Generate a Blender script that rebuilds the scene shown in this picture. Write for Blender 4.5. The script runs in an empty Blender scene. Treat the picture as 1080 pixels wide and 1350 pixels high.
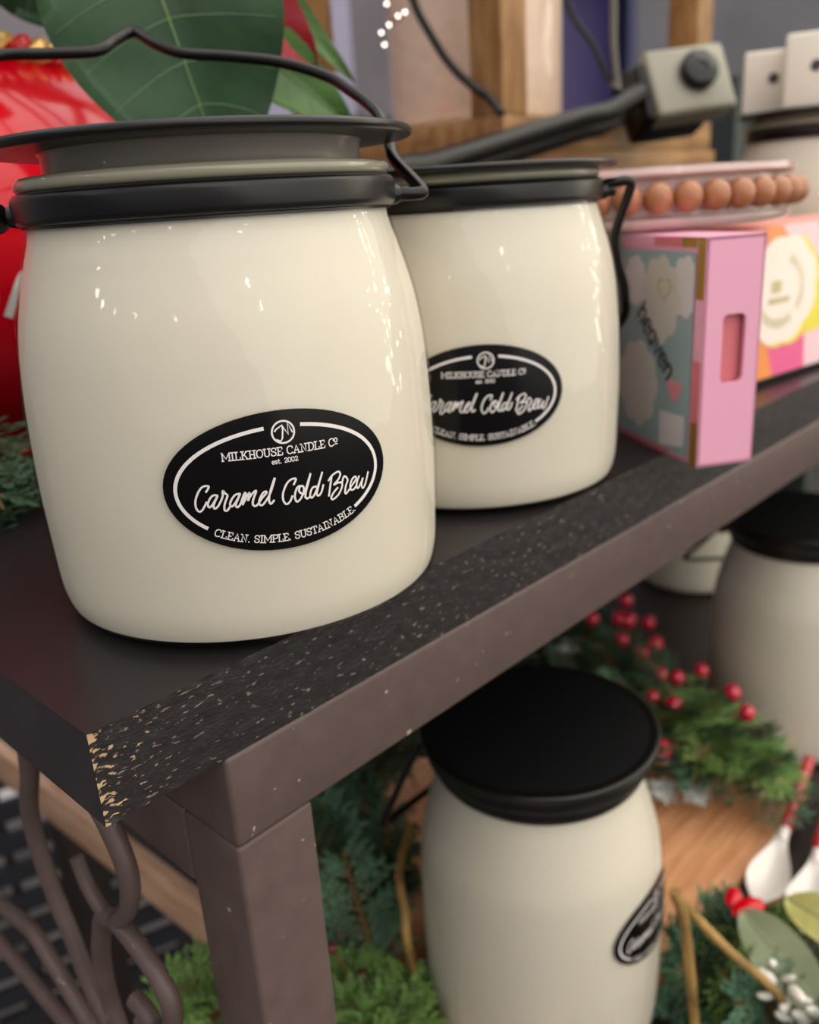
import bpy, math, random
from mathutils import Vector, Matrix, noise
C = bpy.context.scene.collection
S = 0.1            # one working unit = the height of the camera above the shelf = 10 cm
PI = math.pi
rnd = random.Random(7)
V = Vector

# ------------------------------------------------------------------ helpers
def lin(c):
    return tuple(((x/255)/12.92 if x/255 <= .04045 else ((x/255+.055)/1.055)**2.4) for x in c)+(1,)

def mat(name, rgb, rough=.5, metal=0, coat=0, spec=.5, trans=0, ior=1.45, emit=None, estr=1, sub=0, bump=0, bscale=20, var=0, vscale=5, coatrough=.03, bdist=.01, stretch=(1,1,1)):
    m = bpy.data.materials.new(name); m.use_nodes = True
    nt = m.node_tree; b = nt.nodes['Principled BSDF']
    b.inputs['Base Color'].default_value = lin(rgb)
    b.inputs['Roughness'].default_value = rough
    b.inputs['Metallic'].default_value = metal
    b.inputs['Coat Weight'].default_value = coat
    b.inputs['Coat Roughness'].default_value = coatrough
    b.inputs['Specular IOR Level'].default_value = spec
    b.inputs['Transmission Weight'].default_value = trans
    b.inputs['IOR'].default_value = ior
    if sub:
        b.inputs['Subsurface Weight'].default_value = sub
        b.inputs['Subsurface Radius'].default_value = (.01, .008, .005)
        b.inputs['Subsurface Scale'].default_value = .5
    if emit:
        b.inputs['Emission Color'].default_value = lin(emit)
        b.inputs['Emission Strength'].default_value = estr
    if bump or var:
        tc = nt.nodes.new('ShaderNodeTexCoord'); mp = nt.nodes.new('ShaderNodeMapping')
        mp.inputs['Scale'].default_value = stretch
        nt.links.new(tc.outputs['Object'], mp.inputs[0])
        n = nt.nodes.new('ShaderNodeTexNoise'); nt.links.new(mp.outputs[0], n.inputs['Vector'])
        n.inputs['Scale'].default_value = bscale/S; n.inputs['Detail'].default_value = 5
        if bump:
            bp = nt.nodes.new('ShaderNodeBump'); bp.inputs['Strength'].default_value = bump
            bp.inputs['Distance'].default_value = bdist*S
            nt.links.new(n.outputs['Fac'], bp.inputs['Height']); nt.links.new(bp.outputs[0], b.inputs['Normal'])
        if var:
            n2 = nt.nodes.new('ShaderNodeTexNoise'); nt.links.new(mp.outputs[0], n2.inputs['Vector'])
            n2.inputs['Scale'].default_value = vscale/S; n2.inputs['Detail'].default_value = 6
            r = nt.nodes.new('ShaderNodeValToRGB')
            r.color_ramp.elements[0].position = .3; r.color_ramp.elements[1].position = .7
            r.color_ramp.elements[0].color = lin([max(0, x*(1-var)) for x in rgb])
            r.color_ramp.elements[1].color = lin([min(255, x*(1+var)) for x in rgb])
            nt.links.new(n2.outputs['Fac'], r.inputs[0]); nt.links.new(r.outputs[0], b.inputs['Base Color'])
    return m

def wood(name, a, bcol, scale=3, stretch=(1, 8, 8), rough=.5, coat=0):
    m = mat(name, a, rough, coat=coat); nt = m.node_tree; b = nt.nodes['Principled BSDF']
    tc = nt.nodes.new('ShaderNodeTexCoord'); mp = nt.nodes.new('ShaderNodeMapping')
    mp.inputs['Scale'].default_value = stretch
    n = nt.nodes.new('ShaderNodeTexNoise'); n.inputs['Scale'].default_value = scale/S; n.inputs['Detail'].default_value = 8
    n.inputs['Distortion'].default_value = .4
    r = nt.nodes.new('ShaderNodeValToRGB')
    r.color_ramp.elements[0].position = .35; r.color_ramp.elements[1].position = .65
    r.color_ramp.elements[0].color = lin(bcol); r.color_ramp.elements[1].color = lin(a)
    nt.links.new(tc.outputs['Object'], mp.inputs[0]); nt.links.new(mp.outputs[0], n.inputs['Vector'])
    nt.links.new(n.outputs['Fac'], r.inputs[0]); nt.links.new(r.outputs[0], b.inputs['Base Color'])
    bp = nt.nodes.new('ShaderNodeBump'); bp.inputs['Strength'].default_value = .3; bp.inputs['Distance'].default_value = .0005
    nt.links.new(n.outputs['Fac'], bp.inputs['Height']); nt.links.new(bp.outputs[0], b.inputs['Normal'])
    return m

class MB:
    """collects geometry in working units; build() links it as one mesh object"""
    def __init__(s): s.v = []; s.f = []; s.mi = []
    def add(s, vs, fs, mi=0):
        o = len(s.v); s.v += [tuple(x) for x in vs]
        for f in fs: s.f.append([i+o for i in f]); s.mi.append(mi)
        return s
    def box(s, c, d, mi=0, M=None):
        x, y, z = [k/2 for k in d]; c = V(c)
        p = [V((a*x, b*y, e*z)) for a in (-1, 1) for b in (-1, 1) for e in (-1, 1)]
        p = [(M @ q if M else q)+c for q in p]
        return s.add(p, [(0,1,3,2),(4,6,7,5),(0,4,5,1),(2,3,7,6),(0,2,6,4),(1,5,7,3)], mi)
    def slab(s, x0, x1, y0, y1, z0, z1, mi=0):
        return s.box(((x0+x1)/2, (y0+y1)/2, (z0+z1)/2), (x1-x0, y1-y0, z1-z0), mi)
    def rbox(s, c, d, r=.02, seg=3, mi=0, M=None):
        """box with rounded vertical and horizontal edges (bevelled)"""
        import bmesh
        bm = bmesh.new(); bmesh.ops.create_cube(bm, size=1)
        for v in bm.verts: v.co = V((v.co.x*d[0], v.co.y*d[1], v.co.z*d[2]))
        bmesh.ops.bevel(bm, geom=bm.edges[:], offset=r, segments=seg, profile=.5, affect='EDGES')
        bm.verts.index_update(); c = V(c)
        vs = [((M @ v.co) if M else v.co)+c for v in bm.verts]; fs = [[v.index for v in f.verts] for f in bm.faces]
        bm.free(); return s.add(vs, fs, mi)
    def lathe(s, prof, n=96, mi=0, c=(0,0,0), close=False):
        vs = []; fs = []; m = len(prof); c = V(c)
        for i in range(n):
            a = 2*PI*i/n
            for r, z in prof: vs.append(V((r*math.cos(a), r*math.sin(a), z))+c)
        for i in range(n):
            j = (i+1) % n
            for k in range(m-1 if not close else m):
                l = (k+1) % m
                fs.append((i*m+k, j*m+k, j*m+l, i*m+l))
        if not close:
            if prof[0][0] > 1e-4: fs.append([i*m for i in range(n)][::-1])
            if prof[-1][0] > 1e-4: fs.append([i*m+m-1 for i in range(n)])
        return s.add(vs, fs, mi)
    def tube(s, pts, r, n=10, mi=0, smooth=0, cap=True):
        pts = [V(p) for p in pts]
        if smooth: pts = catmull(pts, smooth)
        N = len(pts); rr = r if callable(r) else (lambda t: r)
        t0 = (pts[1]-pts[0]).normalized(); up = V((0,0,1)) if abs(t0.z) < .9 else V((1,0,0))
        nx = t0.cross(up).normalized(); vs = []; fs = []
        for i, p in enumerate(pts):
            t = (pts[min(i+1, N-1)]-pts[max(i-1, 0)]).normalized()
            nx = (nx-t*nx.dot(t)).normalized(); ny = t.cross(nx); R = rr(i/(N-1))
            for k in range(n):
                a = 2*PI*k/n; vs.append(p+nx*math.cos(a)*R+ny*math.sin(a)*R)
        for i in range(N-1):
            for k in range(n):
                l = (k+1) % n; fs.append((i*n+k, i*n+l, (i+1)*n+l, (i+1)*n+k))
        if cap: fs.append(list(range(n))[::-1]); fs.append([(N-1)*n+k for k in range(n)])
        return s.add(vs, fs, mi)
    def sphere(s, c, r, nu=14, nv=8, mi=0, sz=1):
        prof = [(max(1e-5, r*math.sin(PI*k/nv)), -r*sz*math.cos(PI*k/nv)) for k in range(nv+1)]
        return s.lathe(prof, nu, mi, c, close=False)
    def build(s, name, mats, parent=None, loc=(0,0,0), rz=0, smooth=True, ang=40):
        me = bpy.data.meshes.new(name)
        me.from_pydata([(x*S, y*S, z*S) for x, y, z in s.v], [], s.f)
        if not isinstance(mats, (list, tuple)): mats = [mats]
        for m in mats: me.materials.append(m)
        me.polygons.foreach_set('material_index', s.mi)
        if smooth:
            me.polygons.foreach_set('use_smooth', [True]*len(s.f))
            me.update(); me.set_sharp_from_angle(angle=math.radians(ang))
        me.update()
        o = bpy.data.objects.new(name, me); C.objects.link(o)
        o.location = V(loc)*S; o.rotation_euler = (0, 0, rz)
        if parent: o.parent = parent
        return o

def catmull(P, k):
    out = []; n = len(P)
    for i in range(n-1):
        a, b, c, d = P[max(i-1, 0)], P[i], P[i+1], P[min(i+2, n-1)]
        for j in range(k):
            t = j/k
            out.append(.5*((2*b)+(c-a)*t+(2*a-5*b+4*c-d)*t*t+(3*b-a-3*c+d)*t**3))
    out.append(P[-1]); return out

def tag(o, label=None, cat=None, group=None, kind=None):
    if label: o['label'] = label
    if cat: o['category'] = cat
    if group: o['group'] = group
    if kind: o['kind'] = kind
    return o
def thing(name, loc, label, cat, group=None, rz=0):
    o = bpy.data.objects.new(name, None); C.objects.link(o)
    o.empty_display_size = .01; o.location = V(loc)*S; o.rotation_euler = (0, 0, rz)
    return tag(o, label, cat, group)

# ------------------------------------------------------------------ materials
M = {}
M['wax'] = mat('cream_wax', (230,222,205), .45, spec=.3, sub=.25)
g = bpy.data.materials.new('clear_glass'); g.use_nodes = True; nt = g.node_tree
for n in list(nt.nodes): nt.nodes.remove(n)
out = nt.nodes.new('ShaderNodeOutputMaterial'); mix = nt.nodes.new('ShaderNodeMixShader')
tr = nt.nodes.new('ShaderNodeBsdfTransparent'); gl = nt.nodes.new('ShaderNodeBsdfGlossy'); fr = nt.nodes.new('ShaderNodeFresnel')
tr.inputs[0].default_value = (.975, .975, .965, 1); gl.inputs['Roughness'].default_value = .03; fr.inputs[0].default_value = 1.45
tcg = nt.nodes.new('ShaderNodeTexCoord'); ng = nt.nodes.new('ShaderNodeTexNoise'); ng.inputs['Scale'].default_value = 60; ng.inputs['Detail'].default_value = 5; ng.inputs['Roughness'].default_value = .45
bg = nt.nodes.new('ShaderNodeBump'); bg.inputs['Strength'].default_value = .25; bg.inputs['Distance'].default_value = .0012
nt.links.new(tcg.outputs['Object'], ng.inputs['Vector']); nt.links.new(ng.outputs['Fac'], bg.inputs['Height']); nt.links.new(bg.outputs[0], gl.inputs['Normal'])
mn = nt.nodes.new('ShaderNodeMath'); mn.operation = 'MINIMUM'; mn.inputs[1].default_value = .22; nt.links.new(fr.outputs[0], mn.inputs[0]); nt.links.new(mn.outputs[0], mix.inputs[0]); nt.links.new(tr.outputs[0], mix.inputs[1]); nt.links.new(gl.outputs[0], mix.inputs[2]); nt.links.new(mix.outputs[0], out.inputs[0])
M['glass'] = g
M['rim_glass'] = mat('smoky_rim_glass', (168,164,142), .14, trans=.12, ior=1.5, coat=.5)
M['black_metal'] = mat('satin_black_metal', (17,15,16), .3, metal=.2, spec=.5, coat=.2, coatrough=.25)
M['lid_metal'] = mat('black_lid', (20,18,17), .3, metal=.3, coat=.25, coatrough=.2)
M['lid_top'] = mat('matte_black_lid_top', (9,9,11), .55, spec=.25)
M['neck'] = mat('grey_lid_insert', (140,134,124), .28, coat=.3)
M['wire'] = mat('black_wire', (26,22,21), .28, metal=.6, coat=.3, coatrough=.15)
M['label_black'] = mat('black_label', (11,9,10), .2, spec=.25)
M['label_white'] = mat('label_white', (235,228,225), .4)
M['grey_label'] = M['label_white']
M['frame'] = mat('brown_powder_coated_steel', (92,76,72), .42, spec=.4, bump=.12, bscale=40, bdist=.004, var=.05, vscale=12)
M['top_black'] = mat('black_laminate', (34,31,33), .3, spec=.4, bump=.05, bscale=30, bdist=.003, var=.1, vscale=1.2)
M['top_end'] = mat('black_laminate_end', (48,42,45), .5, bump=.2, bscale=30, bdist=.004, var=.12, vscale=6)

def flecks(m, rgb, scale, lo, hi):
    nt = m.node_tree; b = nt.nodes['Principled BSDF']; tc = nt.nodes.new('ShaderNodeTexCoord')
    n = nt.nodes.new('ShaderNodeTexNoise'); n.inputs['Scale'].default_value = scale; n.inputs['Detail'].default_value = 3
    r = nt.nodes.new('ShaderNodeValToRGB'); r.color_ramp.elements[0].position = lo; r.color_ramp.elements[1].position = hi
    mx = nt.nodes.new('ShaderNodeMixRGB'); mx.inputs[2].default_value = lin(rgb)
    src = b.inputs['Base Color'].links[0].from_socket if b.inputs['Base Color'].links else None
    if src: nt.links.new(src, mx.inputs[1])
    else: mx.inputs[1].default_value = b.inputs['Base Color'].default_value
    nt.links.new(tc.outputs['Object'], n.inputs['Vector']); nt.links.new(n.outputs['Fac'], r.inputs[0]); nt.links.new(r.outputs[0], mx.inputs[0]); nt.links.new(mx.outputs[0], b.inputs['Base Color'])
flecks(M['frame'], (176,156,146), 260, .70, .74)
flecks(M['top_black'], (190,184,180), 420, .752, .775)
flecks(M['top_end'], (120,108,108), 420, .73, .77)
def osb():
    m = mat('rough_painted_chipboard', (30,26,27), .38, spec=.6); nt = m.node_tree; b = nt.nodes['Principled BSDF']
    tc = nt.nodes.new('ShaderNodeTexCoord')
    mp = nt.nodes.new('ShaderNodeMapping'); mp.inputs['Scale'].default_value = (.55, 1, 1.4)
    mp.inputs['Rotation'].default_value = (0, .18, 0)
    nt.links.new(tc.outputs['Object'], mp.inputs[0])
    n = nt.nodes.new('ShaderNodeTexNoise'); n.inputs['Scale'].default_value = 620; n.inputs['Detail'].default_value = 4; n.inputs['Roughness'].default_value = .7
    nt.links.new(mp.outputs[0], n.inputs['Vector'])
    bp = nt.nodes.new('ShaderNodeBump'); bp.inputs['Strength'].default_value = .7; bp.inputs['Distance'].default_value = .00035
    nt.links.new(n.outputs['Fac'], bp.inputs['Height']); nt.links.new(bp.outputs[0], b.inputs['Normal'])
    # flecks: bright chips where a voronoi cell is picked
    vo = nt.nodes.new('ShaderNodeTexNoise'); vo.inputs['Scale'].default_value = 620; vo.inputs['Detail'].default_value = 2
    mp2 = nt.nodes.new('ShaderNodeMapping'); mp2.inputs['Location'].default_value = (3, 1, 7); mp2.inputs['Scale'].default_value = (.5, 1, 1.5); mp2.inputs['Rotation'].default_value = (0, .3, 0)
    nt.links.new(tc.outputs['Object'], mp2.inputs[0]); nt.links.new(mp2.outputs[0], vo.inputs['Vector'])
    r1 = nt.nodes.new('ShaderNodeValToRGB'); r1.color_ramp.elements[0].position = .635; r1.color_ramp.elements[1].position = .69
    nt.links.new(vo.outputs['Fac'], r1.inputs[0])
    mx = nt.nodes.new('ShaderNodeMixRGB'); mx.inputs[1].default_value = lin((33,29,30)); mx.inputs[2].default_value = lin((122,110,104))
    nt.links.new(r1.outputs[0], mx.inputs[0])
    # worn corner: raw wood shows near the corner of the board
    sx = nt.nodes.new('ShaderNodeSeparateXYZ'); nt.links.new(tc.outputs['Object'], sx.inputs[0])
    mr = nt.nodes.new('ShaderNodeMapRange'); mr.inputs['From Min'].default_value = .0; mr.inputs['From Max'].default_value = .028
    mr.inputs['To Min'].default_value = .115; mr.inputs['To Max'].default_value = -.04
    nt.links.new(sx.outputs[0], mr.inputs['Value'])
    vo2 = nt.nodes.new('ShaderNodeTexNoise'); vo2.inputs['Scale'].default_value = 600; vo2.inputs['Detail'].default_value = 3
    nt.links.new(mp.outputs[0], vo2.inputs['Vector'])
    ad = nt.nodes.new('ShaderNodeMath'); ad.operation = 'ADD'; nt.links.new(vo2.outputs['Fac'], ad.inputs[0]); nt.links.new(mr.outputs[0], ad.inputs[1])
    # the bare patch follows the very corner
    mr2 = nt.nodes.new('ShaderNodeMapRange'); mr2.inputs['From Min'].default_value = 0; mr2.inputs['From Max'].default_value = .004
    mr2.inputs['To Min'].default_value = .10; mr2.inputs['To Max'].default_value = 0
    nt.links.new(sx.outputs[0], mr2.inputs['Value'])
    ad2 = nt.nodes.new('ShaderNodeMath'); ad2.operation = 'ADD'; nt.links.new(ad.outputs[0], ad2.inputs[0]); nt.links.new(mr2.outputs[0], ad2.inputs[1])
    r2 = nt.nodes.new('ShaderNodeValToRGB'); r2.color_ramp.elements[0].position = .69; r2.color_ramp.elements[1].position = .74
    nt.links.new(ad2.outputs[0], r2.inputs[0])
    mx2 = nt.nodes.new('ShaderNodeMixRGB'); mx2.inputs[2].default_value = lin((196,164,126))
    nt.links.new(r2.outputs[0], mx2.inputs[0]); nt.links.new(mx.outputs[0], mx2.inputs[1]); nt.links.new(mx2.outputs[0], b.inputs['Base Color'])
    return m
M['osb'] = osb()
M['pale_wood'] = wood('pale_maple', (214,176,146), (186,140,108), 2, (8,1,8), .45)
M['board_wood'] = wood('honey_wood', (228,168,122), (200,136,92), 2.2, (1,9,9), .4)
M['lantern_wood'] = wood('golden_oak', (176,136,88), (134,94,54), 2, (6,6,1), .5)
M['lantern_h'] = wood('golden_oak_rail', (172,130,82), (130,90,50), 2, (1,6,6), .5)
M['dark_wood'] = mat('dark_stained_wood', (36,27,26), .45, var=.2, vscale=3)

# ------------------------------------------------------------------ candle jars
def prof_R(z, H=1.115):
    """outer glass radius at height z above the base, for a jar H high to the top of its rim"""
    P = [(0,.475),(.012,.512),(.035,.534),(.09,.546),(.2,.551),(.35,.555),(.5,.553),(.6,.548),(.7,.539),(.78,.526),(.85,.508),(.93,.484),(.975,.469),(1.0,.464),(1.2,.462)]
    k = H-(.115 if H < 1.3 else .16)
    if H > 1.3:
        zz = z/k if z > .1*k else z/k
    else: zz = z
    ms = 1.0
    if H > 1.3: ms = 1+.055*max(0, min(1, (1-zz)/.25)) if zz < 1 else 1
    for i in range(len(P)-1):
        if zz <= P[i+1][0]:
            a, b = P[i], P[i+1]; t = (zz-a[0])/(b[0]-a[0])
            # smooth (Catmull-Rom) through the stations
            p0 = P[max(i-1, 0)][1]; p3 = P[min(i+2, len(P)-1)][1]
            if i < 2: return (a[1]+(b[1]-a[1])*t)*ms
            return ms*.5*((2*a[1])+(b[1]-p0)*t+(2*p0-5*a[1]+4*b[1]-p3)*t*t+(3*a[1]-p0-3*b[1]+p3)*t**3)
    return P[-1][1]

def arcp(cx, cz, r, a0, a1, n):
    return [(cx+r*math.cos(math.radians(a0+(a1-a0)*i/n)), cz+r*math.sin(math.radians(a0+(a1-a0)*i/n))) for i in range(n+1)]

GL = {   # slab-serif strokes in a box of cap height 1: (advance width, polylines)
'M': (1.25, [[(.12,0),(.12,1)],[(.12,1),(.6,.25),(1.08,1)],[(1.08,1),(1.08,0)],[(0,0),(.3,0)],[(.92,0),(1.22,0)],[(0,1),(.15,1)],[(1.05,1),(1.22,1)]]),
'I': (.55, [[(.25,0),(.25,1)],[(.05,0),(.45,0)],[(.05,1),(.45,1)]]),
'L': (.85, [[(.2,0),(.2,1)],[(0,1),(.42,1)],[(0,0),(.75,0),(.75,.3)]]),
'K': (1.05, [[(.2,0),(.2,1)],[(.85,1),(.22,.42)],[(.42,.6),(.9,0)],[(0,0),(.4,0)],[(0,1),(.4,1)],[(.7,0),(1,0)],[(.68,1),(.98,1)]]),
'H': (1.05, [[(.2,0),(.2,1)],[(.8,0),(.8,1)],[(.2,.5),(.8,.5)],[(0,0),(.38,0)],[(0,1),(.38,1)],[(.62,0),(1,0)],[(.62,1),(1,1)]]),
'O': (1.0, [[(.48,1),(.2,.9),(.06,.5),(.2,.1),(.48,0),(.76,.1),(.9,.5),(.76,.9),(.48,1)]]),
'U': (1.05, [[(.18,1),(.18,.3),(.3,.06),(.5,0),(.7,.06),(.82,.3),(.82,1)],[(0,1),(.36,1)],[(.64,1),(1,1)]]),
'S': (.85, [[(.7,.72),(.7,.9),(.4,1),(.12,.88),(.1,.66),(.38,.52),(.66,.4),(.7,.16),(.42,0),(.1,.08),(.08,.3)]]),
'E': (.9, [[(.2,0),(.2,1)],[(0,1),(.75,1),(.75,.76)],[(.2,.5),(.55,.5)],[(0,0),(.8,0),(.8,.27)]]),
'C': (.95, [[(.82,.7),(.82,.9),(.5,1),(.2,.88),(.06,.5),(.2,.1),(.5,0),(.84,.14)]]),
'A': (1.05, [[(.12,0),(.48,1),(.86,0)],[(.24,.35),(.72,.35)],[(0,0),(.28,0)],[(.68,0),(1,0)]]),
'N': (1.1, [[(.2,0),(.2,1),(.82,0),(.82,1)],[(0,0),(.38,0)],[(0,1),(.2,1)],[(.64,1),(1,1)]]),
'D': (1.0, [[(.2,0),(.2,1)],[(0,1),(.5,1),(.8,.85),(.9,.5),(.8,.15),(.5,0),(0,0)]]),
'P': (.9, [[(.2,0),(.2,1)],[(0,1),(.55,1),(.8,.88),(.8,.6),(.55,.47),(.2,.47)],[(0,0),(.42,0)]]),
'B': (.95, [[(.2,0),(.2,1)],[(0,1),(.55,1),(.74,.88),(.74,.65),(.55,.53),(.2,.53)],[(.55,.53),(.82,.4),(.82,.12),(.55,0),(0,0)]]),
'T': (.95, [[(.45,0),(.45,1)],[(.04,.74),(.04,1),(.86,1),(.86,.74)],[(.25,0),(.65,0)]]),
'.': (.4, [[(.12,.0),(.12,.1)]]),
' ': (.5, []),
'o': (.5, [[(.25,1),(.08,.9),(.02,.72),(.08,.54),(.25,.45),(.42,.54),(.48,.72),(.42,.9),(.25,1)],[(.05,.2),(.45,.2)]]),
'e': (.7, [[(.1,.38),(.58,.38),(.55,.6),(.33,.7),(.1,.55),(.06,.3),(.2,.05),(.4,0),(.58,.12)]]),
's': (.6, [[(.46,.52),(.42,.66),(.2,.7),(.08,.55),(.25,.38),(.46,.25),(.44,.05),(.2,0),(.06,.14)]]),
't': (.5, [[(.2,.95),(.2,.15),(.32,0),(.45,.08)],[(.04,.68),(.4,.68)]]),
'2': (.75, [[(.08,.75),(.15,.95),(.4,1),(.6,.85),(.55,.6),(.08,.05),(.62,.05),(.62,.2)]]),
'0': (.75, [[(.34,1),(.1,.85),(.06,.5),(.1,.15),(.34,0),(.58,.15),(.62,.5),(.58,.85),(.34,1)]]),
'h': (.72, [[(.1,0),(.1,1)],[(.1,.5),(.25,.68),(.45,.68),(.55,.5),(.55,0)]]),
'a': (.72, [[(.52,.68),(.52,0)],[(.52,.5),(.35,.68),(.15,.6),(.06,.34),(.15,.06),(.35,0),(.52,.18)]]),
'v': (.65, [[(.04,.68),(.3,0),(.56,.68)]]),
'n': (.72, [[(.1,0),(.1,.68)],[(.1,.5),(.25,.68),(.45,.68),(.55,.5),(.55,0)]]),
}
def ribbon(mb, pts, w, f, z=0, k=4, taper=False):
    """flat stroke of width w along pts (2D), mapped to space by f(u, v, off)"""
    P = [V((p[0], p[1], 0)) for p in pts]
    if k > 1 and len(P) > 2: P = catmull(P, k)
    vs = []; n = len(P)
    for i, p in enumerate(P):
        t = P[min(i+1, n-1)]-P[max(i-1, 0)]
        t = t.normalized() if t.length > 1e-9 else V((1,0,0))
        nn = V((-t.y, t.x, 0)); ww = w/2
        if i == 0: p = p-t*w*.3
        if i == n-1: p = p+t*w*.3
        if taper: ww = w/2*(1.0+.35*math.sin(math.atan2(t.y, t.x)+.4)*(1 if t.y < 0 else .2)*-1)
        a = p+nn*ww; b = p-nn*ww
        vs += [f(a.x, a.y, z), f(b.x, b.y, z)]
    mb.add(vs, [(2*i, 2*i+1, 2*i+3, 2*i+2) for i in range(n-1)])
def text_line(mb, txt, f, u0, u1, h, w, curve):
    """letters spread from u0 to u1; curve(u) -> (v, slope angle)"""
    tot = sum(GL[c][0] for c in txt); sc = (u1-u0)/tot; x = 0
    for c in txt:
        adv, pol = GL[c]; uc = u0+(x+adv/2)*sc; v, a = curve(uc)
        for pl in pol:
            pts = []
            for (px, py) in pl:
                dx = (px-adv/2)*sc; dy = py*h
                pts.append((uc+dx*math.cos(a)-dy*math.sin(a), v+dx*math.sin(a)+dy*math.cos(a)))
            ribbon(mb, pts, w, f, .0012, k=1 if len(pts) < 5 else 3)
        x += adv
SCRIPT= [[(-0.1708, -0.0033), (-0.1631, 0.0087), (-0.1714, 0.0107), (-0.1805, 0.0064), (-0.19, -0.0069), (-0.1964, -0.0226), (-0.1973, -0.0387), (-0.1919, -0.0481), (-0.1849, -0.0455), (-0.1778, -0.0359), (-0.1728, -0.0272)], [(-0.1472, -0.0132), (-0.1565, -0.0124), (-0.1652, -0.0207), (-0.1706, -0.0324), (-0.1688, -0.0396), (-0.1626, -0.0361), (-0.1545, -0.0257), (-0.1463, -0.0133), (-0.1536, -0.0257), (-0.1589, -0.0374), (-0.1569, -0.0436), (-0.1497, -0.0392), (-0.1414, -0.0268), (-0.1362, -0.0153), (-0.1346, -0.0034), (-0.1307, -0.0098), (-0.1258, -0.0153), (-0.1312, -0.0278), (-0.1355, -0.0395), (-0.1359, -0.0496), (-0.1303, -0.0502), (-0.1224, -0.0409)], [(-0.0983, -0.0143), (-0.1079, -0.0152), (-0.1164, -0.0233), (-0.1226, -0.0348), (-0.1207, -0.0421), (-0.1146, -0.0387), (-0.1055, -0.0266), (-0.0983, -0.0143), (-0.1057, -0.0286), (-0.1108, -0.0391), (-0.1079, -0.0455), (-0.1003, -0.0383), (-0.0889, -0.0145), (-0.0864, -0.0178), (-0.0927, -0.0301), (-0.0963, -0.0408), (-0.0887, -0.0286), (-0.0795, -0.0156), (-0.0779, -0.0179), (-0.0836, -0.0333), (-0.0765, -0.0221), (-0.0648, -0.0116), (-0.0643, -0.0156), (-0.0707, -0.0289), (-0.074, -0.0406), (-0.0709, -0.0472), (-0.064, -0.0451), (-0.0528, -0.0314), (-0.042, -0.0209), (-0.0424, -0.0164), (-0.0495, -0.0198), (-0.0578, -0.0327), (-0.06, -0.0436), (-0.0547, -0.0478), (-0.0462, -0.0405), (-0.0323, -0.0203), (-0.0188, 0.0129), (-0.029, -0.0087), (-0.0363, -0.0298), (-0.0376, -0.0418), (-0.0344, -0.0474), (-0.0268, -0.0405)], [(0.0209, -0.0109), (0.0272, 0.0012), (0.0184, 0.0027), (0.0078, -0.0035), (-0.0006, -0.0163), (-0.0062, -0.0316), (-0.0058, -0.046), (0.0002, -0.0542), (0.0088, -0.0486), (0.015, -0.0374)], [(0.0384, -0.0172), (0.0302, -0.0177), (0.023, -0.0286), (0.0205, -0.0425), (0.0235, -0.0523), (0.0309, -0.0496), (0.0405, -0.036), (0.043, -0.0221), (0.0374, -0.017), (0.0315, -0.0251), (0.0337, -0.0326), (0.0425, -0.0364), (0.0505, -0.0195), (0.0628, 0.0088), (0.0542, -0.014), (0.047, -0.0331), (0.0447, -0.045), (0.0483, -0.0499), (0.0548, -0.0471)], [(0.0728, -0.0259), (0.0643, -0.0263), (0.0581, -0.0353), (0.056, -0.0452), (0.0597, -0.0501), (0.0667, -0.0433), (0.0772, -0.0248), (0.0911, 0.0063), (0.0826, -0.0135), (0.0753, -0.0326), (0.0719, -0.0443), (0.0768, -0.0485), (0.0841, -0.0407), (0.09, -0.0254)], [(0.1123, -0.0115), (0.1069, -0.0311), (0.1011, -0.0548)], [(0.1038, -0.018), (0.1138, -0.0077), (0.1301, -0.002), (0.1351, -0.0093), (0.1282, -0.0212), (0.1158, -0.031), (0.1274, -0.0283), (0.1374, -0.0317), (0.1351, -0.0437), (0.1244, -0.058), (0.1112, -0.0655), (0.1066, -0.0602), (0.114, -0.0493), (0.1251, -0.0403)], [(0.1375, -0.0306), (0.1448, -0.0166), (0.1532, -0.0269), (0.1471, -0.0402), (0.1433, -0.054), (0.1451, -0.0597), (0.1528, -0.0542), (0.1609, -0.0456), (0.1757, -0.0323), (0.1752, -0.0248), (0.1663, -0.0279), (0.159, -0.0409), (0.159, -0.0525), (0.1673, -0.0545), (0.1755, -0.047)], [(0.1851, -0.0261), (0.1773, -0.0411), (0.1763, -0.0515), (0.181, -0.0537), (0.1913, -0.0403), (0.1959, -0.033), (0.1904, -0.0486), (0.1934, -0.0579), (0.2005, -0.0512), (0.2073, -0.0358), (0.2127, -0.0223)]]
MONO= [[(-0.0076, 0.1172), (-0.0037, 0.1217), (0.0094, 0.1289), (0.0104, 0.1174), (0.0078, 0.0996), (0.0032, 0.0934), (-0.0053, 0.0981)], [(0.0094, 0.1289), (0.0217, 0.1066), (0.0224, 0.1337), (0.0314, 0.1108)]]

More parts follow.
